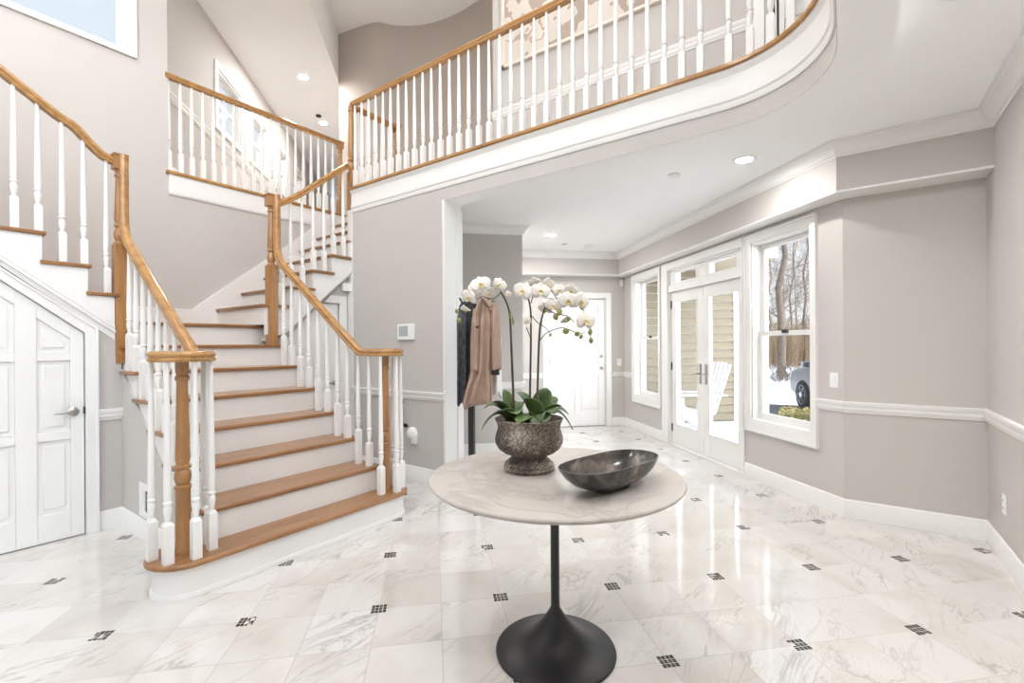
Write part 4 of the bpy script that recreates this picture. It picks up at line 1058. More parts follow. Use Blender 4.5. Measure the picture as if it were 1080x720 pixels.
# ------------------------------------------------------------------ coat rack and coats
RX0 = Vector((3.207, 2.736, 0))
cr_ = empty('coat_rack', tuple(RX0), 'black upright coat rack standing just inside the wide opening', 'coat rack')
mt = Matrix.Translation(RX0) @ Matrix.Rotation(math.radians(20),4,'Z')
MB().box((-.026,-.026,.02),(.026,.026,1.74), mt).build('post', 'blackm', cr_, bevel=.004)
MB().lathe([(.20,0),(.20,.012),(.19,.02),(.02,.022)], c=tuple(RX0), n=40).build('base', 'blackm', cr_, smooth=30)
hk = []
for k, (u, f_) in enumerate(((-.10,-.02),(.10,-.03),(-.02,.10),(.16,.06))):
    tipv = RX0 + RT*u + FW*f_ + Vector((0,0,1.73)); a = RX0+Vector((0,0,1.60+.02*k))
    MB().tube([a, a.lerp(tipv,.6)-Vector((0,0,.02)), tipv], .009, 8).build('hook', 'blackm', cr_, smooth=60); hk.append(tipv)
def garment(name, mat, ctr, ax_, wtop, wbot, ztop, zbot, depth, folds, label, lean=0, seed=0, hem=.02, bulge=.0, dep_dir=None, shoulder=.08):
    """hanging cloth body: closed folded tube"""
    rnd = random.Random(seed); n, m = 64, 26; vs = []; fs = []
    ax_ = Vector(ax_).normalized(); dp = Vector((-ax_.y, ax_.x, 0))
    ph = [rnd.uniform(0, 6.28) for _ in range(6)]
    for j in range(m+1):
        t = j/m; z = ztop+(zbot-ztop)*t
        w = wtop + (wbot-wtop)*min(1, (t/.22))**.6 if t < .22 else wbot*(1+.0*t)
        w = wtop+(wbot-wtop)*(min(1, t/.2)**.55) + bulge*math.sin(PI*t)
        dd = depth*(.35+.65*min(1,t/.25))
        for i in range(n):
            a = 2*PI*i/n
            fold = 1 + (.16+.20*t)*math.sin(folds*a+ph[0]+1.2*t) + .07*t*math.sin((folds*2+1)*a+ph[1])
            X_ = w/2*math.cos(a)*(1+.06*math.sin(5*t+ph[2])) + lean*t; Y_ = dd/2*math.sin(a)*fold
            zz = z + (hem*math.sin(2*a+ph[3]) + hem*.5*math.sin(5*a+ph[4]))*t
            p = Vector(ctr)+ax_*X_+dp*Y_; vs.append((p.x,p.y,zz))
    for j in range(m):
        for i in range(n): fs.append((j*n+i, j*n+(i+1)%n, (j+1)*n+(i+1)%n, (j+1)*n+i))
    fs.append(tuple(range(n))); k = m*n; fs.append(tuple(range(k+n-1,k-1,-1)))
    return MB().add(vs, fs)
def gc(px, dd): return (FW*(4.2+dd) + RT*((px-540)/FPX*(4.2+dd)))
# black quilted coat
g = garment('c', 'coatb', gc(490,.03), RT, .05, .135, 1.70, .80, .14, 5, '', lean=0, seed=3, hem=.03, bulge=.01)
tag(g.build('black_coat', 'coatb', smooth=180), 'black quilted coat hanging at the left of the coat rack', 'coat', 'coats on the rack')
# tan coat: body, sleeves, collar, lining
tc_ = empty('tan_coat', tuple(gc(510,-.06)+Vector((0,0,.80))), 'tan wool coat hanging from the front of the coat rack', 'coat', 'coats on the rack')
g = garment('b', 'coatt', gc(510.5,-.12), RT, .04, .185, 1.72, .80, .17, 9, '', lean=-.03, seed=11, hem=.03, bulge=.01)
for k_, p_ in enumerate(g.v):       # the hem flares to the left
    t_ = max(0, (1.08-p_[2])/.28); q_ = Vector(p_)-gc(510.5,-.12); u_ = q_.dot(RT)
    g.v[k_] = tuple(Vector(p_) + RT*((-.075 if u_ < 0 else .01)*min(1,t_)))
g.build('body', 'coatt', tc_, smooth=180)
g = garment('sl', 'coatt', gc(522,-.15), RT, .06, .085, 1.67, 1.10, .13, 3, '', lean=.012, seed=21, hem=.006)
g.build('sleeve', 'coatt', tc_, smooth=180)
g = garment('sl', 'coatt', gc(502,-.19), RT, .04, .055, 1.62, 1.09, .09, 3, '', lean=.0, seed=22, hem=.006)
g.build('sleeve', 'coatt', tc_, smooth=180)
g = MB(); g.tube(smooth_path([gc(503,-.21)+Vector((0,0,1.58)), gc(505,-.20)+Vector((0,0,1.67)), gc(509,-.17)+Vector((0,0,1.725)), gc(514,-.19)+Vector((0,0,1.68)), gc(519,-.19)+Vector((0,0,1.60))],5), [.012]*5+[.018]*11+[.012]*5, 10)
g.build('collar', 'coatt', tc_, smooth=180)
pq = gc(522.5,-.15); MB().tube([pq+Vector((0,0,1.105)), pq+Vector((0,0,1.05))], [.034,.036], 14).build('cuff_lining', 'blackm', tc_, smooth=40, label='black lining showing at the cuff')
q = gc(503.5,-.25); MB().lathe([(.011,0),(.011,.004),(.001,.005)], mat=Matrix.Translation(q+Vector((0,0,1.46))) @ Matrix.Rotation(HEAD+PI/2,4,'Z') @ Matrix.Rotation(PI/2,4,'X')).build('button', 'blackm', tc_)
g = garment('w', 'coatw', gc(523,.03), RT, .06, .10, 1.45, .86, .10, 4, '', seed=31, hem=.03)
tag(g.build('white_coat', 'coatw', smooth=180), 'white garment showing behind the tan coat on the rack', 'coat', 'coats on the rack')

# ------------------------------------------------------------------ wall devices
fT = Frame((XT,4.39), (0,-1), (-1,0))
def sT(y): return 4.39-y
th = empty('thermostat', (XT,3.53,1.36), 'white thermostat panel with grey screen on the wall by the stairs', 'thermostat')
m = MB(); fbox(m, fT, sT(3.65), sT(3.415), 0, .028, 1.366, 1.521); m.build('case', 'plastic', th, bevel=.006)
m = MB(); fbox(m, fT, sT(3.62), sT(3.49), .028, .030, 1.40, 1.50); m.build('screen', 'greyp', th)
pl = empty('night_light', (XT,3.44,.36), 'small white plug-in night light low on the wall', 'night light')
m = MB(); m.lathe([(.058,0),(.06,.02),(.05,.04),(.03,.048),(.004,.05)], mat=Matrix.Translation((XT,3.455,.455)) @ Matrix.Rotation(-PI/2,4,'Y'), n=28); m.build('lamp_head', 'plastic', pl, smooth=35)
m = MB(); fbox(m, fT, sT(3.45), sT(3.38), 0, .04, .355, .46); m.build('plug_body', 'plastic', pl, bevel=.01)
ph_ = empty('wall_telephone', (XT,3.64,.5), 'white wall box with black handset low behind the right balusters', 'telephone')
m = MB(); fbox(m, fT, sT(3.72), sT(3.60), 0, .04, .54, .76); m.build('phone_body', 'plastic', ph_, bevel=.008)
m = MB(); m.tube(smooth_path([(XT-.02,3.57,.76),(XT-.045,3.575,.72),(XT-.05,3.57,.60),(XT-.03,3.56,.53)],4), [.008]*6+[.009]*6+[.014], 8); m.tube([(XT-.02,3.60,.53),(XT-.02,3.53,.52)], .018, 8); m.build('handset', 'blackm', ph_, smooth=50)
ch = MB().box((3.07,4.42,1.905),(3.168,4.468,1.995)); tag(ch.build('door_chime', 'plastic', bevel=.006), 'white chime box on the wall under the right stairs', 'door chime')
def switch(name, fr, s, z, w, label, cat, holes=2, hh=.115):
    e = empty(name, tuple(fr.p(s,0,z-hh/2)), label, cat)
    m = MB(); fbox(m, fr, s-w/2, s+w/2, 0, .006, z-hh/2, z+hh/2); m.build('plate', 'plastic', e, bevel=.002)
    if cat == 'light switch':
        m = MB(); fbox(m, fr, s-.016, s+.016, .006, .010, z-.033, z+.033); m.build('rocker', 'plastic', e, bevel=.002)
    else:
        for dz in (-.022,.022):
            m = MB(); fbox(m, fr, s-.016, s+.016, .006, .008, z+dz-.014, z+dz+.014); 
            m.build('socket', 'plastic', e)
            q = MB(); fbox(q, fr, s-.007, s-.004, .008, .0085, z+dz-.005, z+dz+.005); fbox(q, fr, s+.004, s+.007, .008, .0085, z+dz-.005, z+dz+.005); q.build('slots', 'dark', e)
switch('light_switch', fC, (4.378-4.32)*R2, 1.02, .075, 'white light switch on the wall right of the large window', 'light switch')
switch('light_switch', fD, .085, 1.02, .075, 'white light switch on the far wall beside the panelled door', 'light switch')
fR2 = Frame((0,-.751), (1,0), (0,1))
switch('wall_outlet', fR2, 3.914, .352, .075, 'white wall outlet low on the right wall', 'outlet')
m = MB(); fbox(m, fD, .02, .07, 0, .045, 2.24, 2.35); tag(m.build('motion_sensor', 'plastic', bevel=.008), 'white motion sensor high in the far corner', 'sensor')
# floor-level grille on the side of the stairs
ve = empty('wall_vent', (1.145,3.82,.15), 'white framed wall grille low on the side of the stairs', 'vent')
fV = Frame((1.145,3.97), (0,-1), (-1,0)); m = MB()
for a, b, z0, z1 in ((0,.045,.155,.382),(.24,.285,.155,.382),(.045,.24,.155,.195),(.045,.24,.34,.382)): fbox(m, fV, a, b, 0, .012, z0, z1)
fbox(m, fV, .045, .10, 0, .009, .195, .34); fbox(m, fV, .15, .175, 0, .012, .205, .325); fbox(m, fV, .215, .24, 0, .009, .195, .34)
m.build('frame', 'white', ve, bevel=.002); m = MB(); fbox(m, fV, .095, .24, 0, .003, .195, .34); m.build('backing', 'dark', ve)

# ------------------------------------------------------------------ ceiling fittings
def can(x, y, z, label, power, r=.075):
    e = empty('recessed_light', (x,y,z), label, 'ceiling light', 'recessed ceiling lights')
    m = MB(); n = 32; pr_ = [(r*.80,-.007),(r*1.2,-.005),(r*1.2,-.0005),(r*.80,-.0005)]; vs = []; fs = []
    for q, zz in pr_: vs += [(x+q*math.cos(2*PI*i/n), y+q*math.sin(2*PI*i/n), z+zz) for i in range(n)]
    for j in range(4): fs += [(j*n+i, j*n+(i+1)%n, ((j+1)%4)*n+(i+1)%n, ((j+1)%4)*n+i) for i in range(n)]
    m.add(vs, fs).build('trim_ring', 'plastic', e, smooth=40)
    A_ = PI*(r*.82)**2; st_ = power/(PI*A_); key = 'lit_lens_%d' % round(st_)
    if key not in M: M[key] = emit(key, (1,.985,.97), st_)
    MB().lathe([(.002,-.0045),(r*.82,-.0045),(r*.82,-.0035),(.002,-.0035)], c=(x,y,z), n=28).build('lens', key, e)
    return e
CP = 9
for x, y, lb in ((4.032-.42,.641,'recessed ceiling light nearest the camera in the lower ceiling'),(5.274,3.128,'recessed ceiling light over the far end near the panelled door')):
    can(x if x > 4 else 4.032, y, LC, lb, 13 if x < 4 else 40)
for x, y in ((2.6,-.4),(.6,-.38)): can(x, y, LC, 'added recessed fill light along the right wall, outside the picture', 20)  # out-of-view lamps added to brighten the lower ceiling side
can(3.859,6.495,HC,'recessed light in the upstairs passage ceiling nearest the stairs', 50); can(4.859,7.554,HC,'recessed light in the upstairs passage ceiling farther from the stairs', 30)
for x in (-1.4,.3,1.9):  # unseen ceiling lamps added as fill for the foyer
    for y in (1.0,2.7,4.4): can(x, y, UC, 'added recessed fill light in the high foyer ceiling above the picture', 23, .11)
can(3.75,2.4,UC,'added recessed fill light over the balcony above the picture', 20, .11)  # unseen lamp added as fill above the balcony
for (x, y, lb, r) in ((4.036,1.181,'small round smoke detector in the lower ceiling',.05),(5.857,3.256,'small round ceiling sensor near the far door, left one',.04),(6.186,3.033,'small round ceiling speaker near the far door, right one',.075)):
    tag(MB().lathe([(r*.7,-.022),(r,-.016),(r,0),(.01,0)], c=(x,y,LC), n=28).build('smoke_detector', 'plastic', smooth=30), lb, 'detector')
tag(MB().lathe([(.03,-.03),(.045,-.02),(.045,0),(.01,0)], c=(4.652,7.371,HC), n=20).build('smoke_detector', 'dark', smooth=30), 'small dark detector in the upstairs passage ceiling', 'detector')

# added hanging fixture, out of view, that fills the foyer with light
hx_, hy_, hz_ = .3, 2.5, 4.75
chd = empty('fill_chandelier', (hx_,hy_,hz_), 'added unseen globe fixture that fills the two-storey foyer with light', 'fill_chandelier')
m = MB(); m.tube([(hx_,hy_,UC),(hx_,hy_,hz_)], .012, 10); m.lathe([(.07,-.02),(.07,0),(.01,0)], c=(hx_,hy_,UC), n=24); m.lathe([(.005,-.08),(.04,-.05),(.05,0),(.03,.06),(.012,.1)], c=(hx_,hy_,hz_), n=20); m.build('stem', 'steel', chd, smooth=40)
ge = emit('fill_globe', (1,.985,.97), 42/(PI*6*4*PI*.07**2))
for k in range(6):
    a = k*PI/3; ex, ey = hx_+.42*math.cos(a), hy_+.42*math.sin(a)
    MB().tube([(hx_,hy_,hz_),(hx_+.22*math.cos(a),hy_+.22*math.sin(a),hz_-.08),(ex,ey,hz_-.02),(ex,ey,hz_+.04)], .009, 8).build('arm', 'steel', chd, smooth=60)
    MB().lathe([(.07*math.sin(PI*j/12) or .001, -.07*math.cos(PI*j/12)) for j in range(13)], c=(ex,ey,hz_+.11), n=20).build('globe', ge, chd, smooth=180)

# ------------------------------------------------------------------ artwork on the landing wall
def art_mat():
    m, nt, b = new_mat('abstract_patches'); L = nt.links; N = nt.nodes.new
    tc = N('ShaderNodeTexCoord'); n = N('ShaderNodeTexNoise'); n.inputs['Scale'].default_value = 2.0; n.inputs['Detail'].default_value = 3; n.inputs['Roughness'].default_value = .55; L.new(tc.outputs['Object'], n.inputs['Vector'])
    r = N('ShaderNodeValToRGB'); r.color_ramp.interpolation = 'CONSTANT'; e = r.color_ramp.elements
    e[0].position = 0; e[0].color = (.40,.32,.26,1); e[1].position = .47; e[1].color = (.66,.60,.53,1); k = e.new(.60); k.color = (.46,.35,.28,1); k = e.new(.63); k.color = (.68,.63,.56,1)
    L.new(n.outputs['Fac'], r.inputs['Fac'])
    w = N('ShaderNodeTexWave'); w.bands_direction = 'Z'; w.inputs['Scale'].default_value = 28; w.inputs['Distortion'].default_value = 1.5; L.new(tc.outputs['Object'], w.inputs['Vector'])
    mx = N('ShaderNodeMix'); mx.data_type = 'RGBA'; mx.blend_type = 'MULTIPLY'; mx.inputs['Factor'].default_value = .25; L.new(r.outputs['Color'], mx.inputs['A']); L.new(w.outputs['Color'], mx.inputs['B'])
    L.new(mx.outputs['Result'], b.inputs['Base Color']); b.inputs['Roughness'].default_value = .7; return m
ar = empty('framed_artwork', (4.168,2.2,4.34), 'large cream and brown abstract picture in a pale frame behind the balcony railing', 'artwork')
m = MB(); s0, s1, z0, z1 = 3.21-3.07, 3.21-1.27, 4.335, 5.35
for a, b, c_, d in ((s0,s0+.04,z0,z1),(s1-.04,s1,z0,z1),(s0,s1,z0,z0+.03),(s0,s1,z1-.04,z1)): fbox(m, fU, a, b, 0, .035, c_, d)
m.build('frame', simple('pale_frame', (.70,.63,.55), .5), ar, bevel=.003)
m = MB(); fbox(m, fU, s0+.03, s1-.03, .0, .02, z0+.02, z1-.03); m.build('canvas', art_mat(), ar)
# dark metal stand behind the curved end of the railing
sd = empty('metal_stand', (3.75,.33,FZ), 'dark slender-legged metal stand behind the curved railing', 'stand')
for dx, dy in ((0,0),(.0,-.22),(.25,0),(.25,-.22)):
    m = MB(); x, y = 3.72+dx, .40+dy; m.tube([(x,y,FZ),(x,y,FZ+.02),(x,y,FZ+1.16)], [.014,.008,.008], 8); m.build('leg', 'bronze', sd, smooth=50)
MB().box((3.69,.15,FZ+1.16),(4.0,.43,FZ+1.18)).build('top', 'bronze', sd, bevel=.004)

# ------------------------------------------------------------------ outdoors
OUT = Vector((1,-1,0)).normalized(); ALN = Vector((1,1,0)).normalized()
snow = simple('snow', (.88,.89,.92), .8, bump=.4, bscale=3)
gm = MB(); n = 60; vs = []; fs = []
for j in range(n+1):
    for i in range(n+1):
        x = 5.0 + 75*(i/n)**1.6; y = -35 + 75*j/n
        d = Vector((x,y,0)).length; z = -.38
        if d > 15.5: z += min(1.0, (d-15.5)*.06) + .12*noise.noise(Vector((x*.35,y*.35,0)))*min(1,(d-15.5)/2)
        if x-y < 5.0 : z = -.5
        vs.append((x,y,z))
for j in range(n):
    for i in range(n): fs.append((j*(n+1)+i, j*(n+1)+i+1, (j+1)*(n+1)+i+1, (j+1)*(n+1)+i))
struct(MB().add(vs, fs).build('ground', snow, smooth=180), 'snow-covered ground beyond the driveway', 'ground')
# driveway: band perpendicular-ish to the view through window_1
vd = Vector((math.cos(math.radians(4.9)), math.sin(math.radians(4.9)), 0)); vp = Vector((-vd.y, vd.x, 0))
def V2(a, b): q = vd*a+vp*b; return (q.x,q.y)
struct(MB().prism([V2(9.3,-14),V2(14.6,-14),V2(14.6,12),V2(9.3,12)], -.375, -.345).build('driveway', simple('asphalt', (.065,.065,.068), .85, bump=.3, bscale=80, var=.15)), 'grey asphalt driveway outside the large window', 'driveway')
# porch slab and roof
fP = Frame(fC.p(0,0)[:2], (1,1), (1,-1))
struct((lambda m: (fbox(m, fP, .9, 4.4, .17, 2.6, -.4, -.02), m)[1])(MB()).build('porch_floor', simple('porch_concrete', (.62,.61,.59), .8)), 'pale porch floor outside the glass doors', 'porch')
struct((lambda m: (fbox(m, fP, 3.0, 4.6, .17, 1.9, 2.55, 2.7), m)[1])(MB()).build('porch_ceiling', simple('porch_boards', (.62,.52,.40), .7)), 'porch ceiling outside the glass doors', 'porch')
# siding wing (plane x+y=10.4), clapboards with real laps
sid = simple('tan_siding', (.215,.17,.11), .7, bump=.05, bscale=30)
fG = Frame((8.80,1.60), (-1,1), (-1,-1))     # s going left from the right-hand corner
m = MB(); ex = .135
for k in range(-3, 26):
    z = k*ex
    A0, A1 = -0.0, 3.4
    q = [fG.p(A0,.034,z), fG.p(A1,.034,z), fG.p(A1,.010,z+ex-.009), fG.p(A0,.010,z+ex-.009), fG.p(A0,0,z), fG.p(A1,0,z), fG.p(A1,0,z+ex-.009), fG.p(A0,0,z+ex-.009)]
    m.add(q, [(0,1,2,3),(0,4,5,1),(4,7,6,5),(0,3,7,4),(1,5,6,2)])
sw = struct(m.build('wall_siding', sid), 'tan clapboard wall of the house wing outside the doors', 'wall')
m = MB(); fbox(m, fG, -.14, .0, -.10, .035, -.4, 3.5); fbox(m, fG, -.14, 3.4, -.12, -.0, -.4, 3.5); struct(m.build('trim_corner_board', 'white'))
# white porch chair (slatted adirondack)
pc_o = D_ = Vector((7.50,1.98,0))
chf = Frame((7.45,1.90), (-1,1), (-1,-1))
pc = empty('porch_chair', (7.45,1.90,-.02), 'white slatted porch armchair seen through the glass doors', 'chair')
wp = simple('white_painted_wood', (.85,.85,.84), .5)
def cb3(nm, pts, w, parent, t=.02):
    m = MB(); P0, P1 = pts; mm = MB()
    a, b = Vector(P0), Vector(P1); d = (b-a).normalized(); s_ = Vector((0,1,0)) if abs(d.y) < .5 else Vector((1,0,0)); u = d.cross(s_).normalized()
    vs = []
    for p in (a, b):
        for q in ((-1,-1),(1,-1),(1,1),(-1,1)): vs.append(p + s_*q[0]*w/2 + u*q[1]*t/2)
    mm.add(vs, [(0,1,2,3),(7,6,5,4),(0,4,5,1),(1,5,6,2),(2,6,7,3),(3,7,4,0)], chf.mat())
    return mm.build(nm, wp, parent, bevel=.003)
for y in (-.27,.27):
    cb3('leg', ((-.36+.70,y,-.02),(-.36+.70,y,.52)), .05, pc); cb3('leg', ((-.30,y,-.02),(.34,y,.36)), .05, pc, .09)
    cb3('arm', ((-.34,y,.54),(.40,y,.56)), .12, pc)
for k in range(6): cb3('seat_slat', ((-.16+.09*k,0,.26+.02*k),(-.09+.09*k,0,.262+.02*k)), .50, pc)
for k in range(6): cb3('back_slat', ((-.18,-.22+.088*k,.26),(-.42,-.26+.104*k,.98+.05*math.sin(PI*(k+.5)/6))), .075, pc)
cb3('back_rail', ((-.28,0,.60),(-.30,0,.66)), .52, pc)

# hedge
hm = leaf_mat('hedge_leaves', (.20,.17,.05), (.46,.38,.15), .7)
hc_ = at(856, 447, 7.3); hedge = MB(); rnd = random.Random(4)
hb = Vector((hc_.x, hc_.y, 0))
for k in range(5200):
    a = rnd.uniform(-1.5, .42); b = rnd.uniform(-.32,.55); z = .235+rnd.uniform(-.035,.03)
    if rnd.random() < .6:
        z = rnd.uniform(-.37,.24)
        if rnd.random() < .65: b = -.32+rnd.uniform(-.02,.05)
        else: a = .42-rnd.uniform(-.02,.05)
    p = hb + vd*b + vp*a + Vector((0,0,z))
    s_ = rnd.uniform(.016,.030); q = Matrix.Translation(p) @ Matrix.Rotation(rnd.uniform(0,6.3),4,'Z') @ Matrix.Rotation(rnd.uniform(-1.2,1.2),4,'X')
    hedge.add([(-s_,0,0),(0,-s_*.5,0),(s_,0,0),(0,s_*.5,0)], [(0,1,2,3)], q)
hg = empty('boxwood_hedge', (hb.x,hb.y,-.37), 'low yellow-green clipped hedge outside the large window', 'hedge')
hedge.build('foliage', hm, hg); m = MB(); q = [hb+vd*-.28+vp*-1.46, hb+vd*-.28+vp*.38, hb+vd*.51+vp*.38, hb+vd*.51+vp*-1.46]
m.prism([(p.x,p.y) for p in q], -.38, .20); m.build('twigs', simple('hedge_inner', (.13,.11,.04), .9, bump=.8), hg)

# trees
bark = simple('bark', (.125,.09,.068), .9, bump=.9, bscale=12, var=.3)
bark2 = simple('pale_bark', (.24,.19,.145), .9, bump=.6, bscale=12, var=.3)
def tree(p, h, r, seed, label, mat=bark, depth=3, crook=.05, nb=15, low=.08):
    rnd = random.Random(seed); e = empty('bare_tree', tuple(p), label, 'tree', 'bare trees beyond the driveway')
    P_ = [Vector(p)+Vector((rnd.uniform(-1,1)*crook*k, rnd.uniform(-1,1)*crook*k, h*k/8)) for k in range(9)]
    mt = MB().tube(P_, [r*(1-.09*k) for k in range(9)], 10); mt.build('trunk', mat, e, smooth=60)
    mb = MB()
    def br(a, d, L_, rr, lev):
        pts = [a]; dd = d.copy()
        for k in range(4):
            dd = (dd+Vector((rnd.uniform(-.28,.28),rnd.uniform(-.28,.28),rnd.uniform(-.08,.22)))).normalized(); pts.append(pts[-1]+dd*L_/4)
        mb.tube(pts, [rr*(1-.2*k) for k in range(5)], 5 if lev else 6, cap=False)
        if lev > 0:
            for _ in range(4): 
                k = rnd.randint(1,4); br(pts[k], (dd+Vector((rnd.uniform(-.9,.9),rnd.uniform(-.9,.9),rnd.uniform(-.4,.7)))).normalized(), L_*.62, rr*.5, lev-1)
    for _ in range(nb):
        k = rnd.uniform(low, .98); i = min(7, int(k*8)); a = P_[i].lerp(P_[i+1], k*8-i)
        an = rnd.uniform(0,6.28); br(a, Vector((math.cos(an),math.sin(an),rnd.uniform(.1,.8))).normalized(), h*.26*(1.2-k*.5), max(.012,r*.22*(1.15-k)), depth)
    mb.build('branches', mat, e, smooth=60)
def gp(px, d, z=-.1): q = at(px, 400, d); return Vector((q.x,q.y,z))
for args in ((gp(824,19,-.2),10,.16,1,'thick brown trunk at the left of the large window view',bark),(gp(849,22,.1),9,.07,2,'slim dark tree at the right of the large window view',bark),
             (gp(812,24,.1),9,.09,3,'thin pale tree at the far left of the large window view',bark2),(gp(835,27,.2),10,.06,4,'thin tree in the middle of the large window view',bark),
             (gp(860,29,.3),11,.12,5,'tree hidden partly by the right frame of the large window',bark2),(gp(841,33,.4),11,.08,6,'distant pale tree in the middle of the large window view',bark2),(gp(800,30,.3),11,.13,9,'tree hidden partly by the left frame of the large window',bark),(gp(828,38,.5),12,.09,12,'most distant tree behind the thick trunk',bark2)):
    tree(*args)
# dry brush
bm_ = simple('dry_brush_stems', (.33,.235,.145), .95, var=.25)
mb = MB(); rnd = random.Random(9)
for k in range(2600):
    d = rnd.uniform(21,30); px = rnd.uniform(770,900); p = gp(px, d, .25+.03*(d-21)); h = rnd.uniform(.8,2.3)
    mb.tube([p, p+Vector((rnd.uniform(-.2,.2),rnd.uniform(-.2,.2),h*.5)), p+Vector((rnd.uniform(-.5,.5),rnd.uniform(-.5,.5),h))], [.018,.013,.006], 3, cap=False)
tag(mb.build('brush', bm_), 'tan dry brush in the snow behind the driveway', 'brush', kind='stuff')
mb = MB()
for k in range(90):
    p = gp(rnd.uniform(812,840), rnd.uniform(17,18.5), -.1); h = rnd.uniform(.3,.8)
    mb.tube([p, p+Vector((rnd.uniform(-.2,.2),rnd.uniform(-.2,.2),h*.5)), p+Vector((rnd.uniform(-.4,.4),rnd.uniform(-.4,.4),h))], [.014,.010,.005], 3, cap=False)
tag(mb.build('shrub', bark), 'dark twiggy bare shrub standing in the snowbank', 'shrub')
# parked car
ca = (vd*.94 + vp*.34).normalized(); cs = Vector((-ca.y, ca.x, 0))
wheel_at = gp(847.5, 11.8, -.345)
cb0 = wheel_at - ca*1.42 - cs*(.9 if cs.dot(vp) > 0 else -.9)
car = empty('car', tuple(cb0), 'silver-grey sport utility car parked on the driveway', 'car')
cm = Matrix(((ca.x, cs.x, 0, cb0.x),(ca.y, cs.y, 0, cb0.y),(0,0,1,cb0.z),(0,0,0,1)))
cpaint = simple('silver_car_paint', (.09,.093,.10), .25, .4, coat=.6)
prof = [(2.25,.42),(2.30,.62),(2.20,.86),(1.95,.98),(1.20,1.08),(.55,1.60),(.2,1.70),(-1.6,1.70),(-2.1,1.58),(-2.35,1.05),(-2.38,.45),(-2.2,.32),(2.0,.32)]
m = MB(); n = len(prof)
def yw(z): return .92 if z < 1.1 else .92-(z-1.1)*.35
vs = [(x,-yw(z),z) for x,z in prof]+[(x,yw(z),z) for x,z in prof]
m.add(vs, [tuple(range(n)), tuple(range(2*n-1,n-1,-1))]+[(i,n+i,n+(i+1)%n,(i+1)%n) for i in range(n)], cm); m.build('body', cpaint, car, bevel=.05)
tint = simple('tinted_glass', (.03,.035,.04), .08)
for sgn in (-1,1):
    m = MB()
    for pl_ in ([(.95,1.14),(.42,1.56),(-.25,1.60),(-.25,1.14)],[(-.33,1.14),(-.33,1.60),(-1.25,1.60),(-1.25,1.14)],[(-1.33,1.14),(-1.33,1.60),(-1.85,1.55),(-2.1,1.16)]):
        k = len(pl_); vs = [(x,sgn*(yw(z)+.006),z) for x,z in pl_]+[(x,sgn*(yw(z)-.02),z) for x,z in pl_]
        m.add(vs, [tuple(range(k)), tuple(range(2*k-1,k-1,-1))]+[(i,k+i,k+(i+1)%k,(i+1)%k) for i in range(k)], cm)
    m.build('side_window', tint, car)
    MB().box((.85,sgn*.93,1.08),(1.02,sgn*1.12,1.22),cm).build('mirror', cpaint, car, bevel=.02)
    MB().box((2.08,sgn*.55,.72),(2.27,sgn*.90,.88),cm).build('headlight', simple('headlight_lens',(.75,.77,.8),.1), car, bevel=.02)
m = MB(); m.add([(1.17,-.78,1.12),(1.17,.78,1.12),(.57,.68,1.60),(.57,-.68,1.60),(1.10,-.78,1.08),(1.10,.78,1.08),(.5,.68,1.56),(.5,-.68,1.56)], [(0,1,2,3),(7,6,5,4),(0,4,5,1),(1,5,6,2),(2,6,7,3),(3,7,4,0)], cm @ Matrix.Translation((.03,0,.03))); m.build('windscreen', tint, car)
MB().box((2.20,-.5,.55),(2.31,.5,.80),cm).build('grille', 'dark', car, bevel=.02)
rub = simple('tyre_rubber', (.03,.03,.03), .8); rim = simple('alloy_wheel', (.45,.46,.47), .3, .8)
for x in (1.42,-1.42):
    for sgn in (-1,1):
        mm = cm @ Matrix.Translation((x,sgn*.84,.36)) @ Matrix.Rotation(sgn*-PI/2,4,'X')
        wh = MB().lathe([(.24,-.12),(.34,-.12),(.365,-.09),(.365,.09),(.34,.12),(.24,.12)], n=32, mat=mm).build('wheel', rub, car, smooth=40)
        m = MB().lathe([(.06,.10),(.07,.135),(.03,.14)], n=16, mat=mm); m.lathe([(.22,.08),(.245,.125),(.235,.13),(.20,.10)], n=32, mat=mm)
        for k in range(6): m.box((.04,-.025,.09),(.23,.025,.12), mm @ Matrix.Rotation(k*PI/3,4,'Z'))
        m.build('rim', rim, wh, smooth=40)

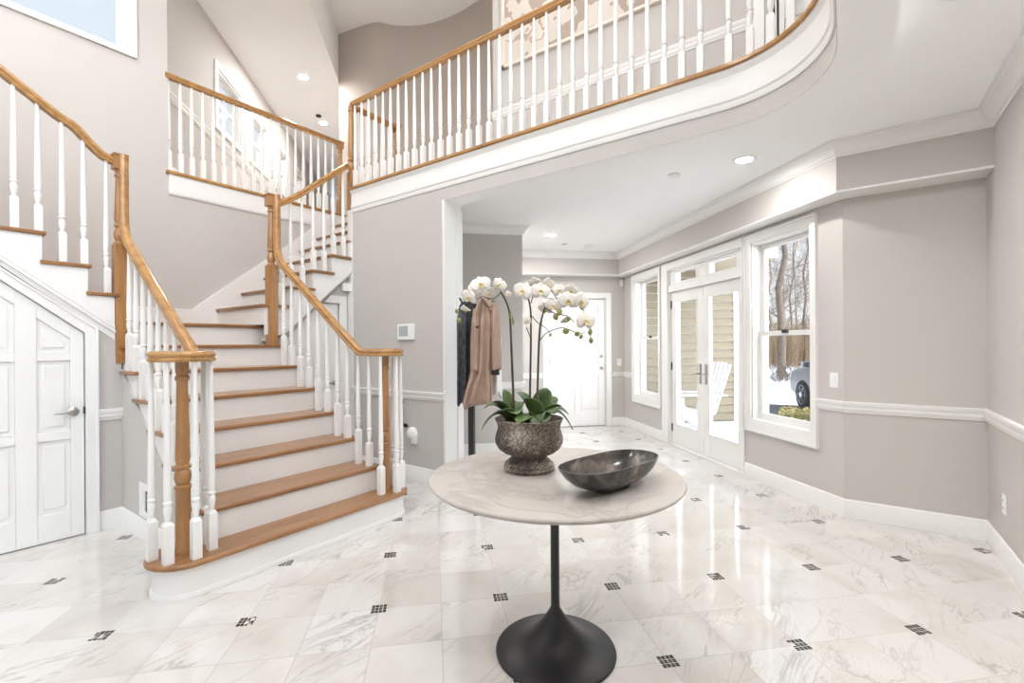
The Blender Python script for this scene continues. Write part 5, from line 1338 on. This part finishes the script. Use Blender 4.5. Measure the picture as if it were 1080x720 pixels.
# ------------------------------------------------------------------ light
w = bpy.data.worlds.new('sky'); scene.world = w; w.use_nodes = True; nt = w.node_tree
bg = nt.nodes['Background']; tcw = nt.nodes.new('ShaderNodeTexCoord'); sp = nt.nodes.new('ShaderNodeSeparateXYZ'); rp = nt.nodes.new('ShaderNodeValToRGB')
nt.links.new(tcw.outputs['Generated'], sp.inputs[0]); nt.links.new(sp.outputs[2], rp.inputs['Fac'])
rp.color_ramp.elements[0].position = 0.0; rp.color_ramp.elements[0].color = (.95,.96,1.0,1)
rp.color_ramp.elements[1].position = .55; rp.color_ramp.elements[1].color = (.76,.85,.98,1)
# added glow on the unseen side of the sky, lighting room and siding
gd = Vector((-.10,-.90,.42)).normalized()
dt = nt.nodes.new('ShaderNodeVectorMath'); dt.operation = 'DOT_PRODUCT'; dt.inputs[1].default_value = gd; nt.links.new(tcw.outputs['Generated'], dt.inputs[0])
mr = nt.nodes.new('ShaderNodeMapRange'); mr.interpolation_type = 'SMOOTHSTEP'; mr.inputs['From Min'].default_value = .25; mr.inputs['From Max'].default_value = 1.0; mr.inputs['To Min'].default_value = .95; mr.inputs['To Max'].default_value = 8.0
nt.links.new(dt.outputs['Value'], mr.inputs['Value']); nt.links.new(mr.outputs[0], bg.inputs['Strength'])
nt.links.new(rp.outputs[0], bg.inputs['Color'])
sun = bpy.data.lights.new('sun', 'SUN'); sun.energy = .8; sun.angle = math.radians(3); sun.color = (1,.95,.88)
so = bpy.data.objects.new('sun', sun); col.objects.link(so)
sd_ = Vector((.35,.15,-.92))     # direction the light travels
so.rotation_euler = sd_.to_track_quat('-Z','Y').to_euler(); so.location = (0,0,12)

vs_ = scene.view_settings
scene.display_settings.display_device = 'sRGB'
vs_.view_transform = 'Standard'; vs_.look = 'None'; vs_.gamma = 1; vs_.use_curve_mapping = False; vs_.exposure = 0.14
scene.cycles.use_denoising = True
scene.cycles.max_bounces = 10; scene.cycles.diffuse_bounces = 6; scene.cycles.glossy_bounces = 4; scene.cycles.transparent_max_bounces = 16
scene.cycles.sample_clamp_indirect = 6
scene.cycles.caustics_reflective = False; scene.cycles.caustics_refractive = False
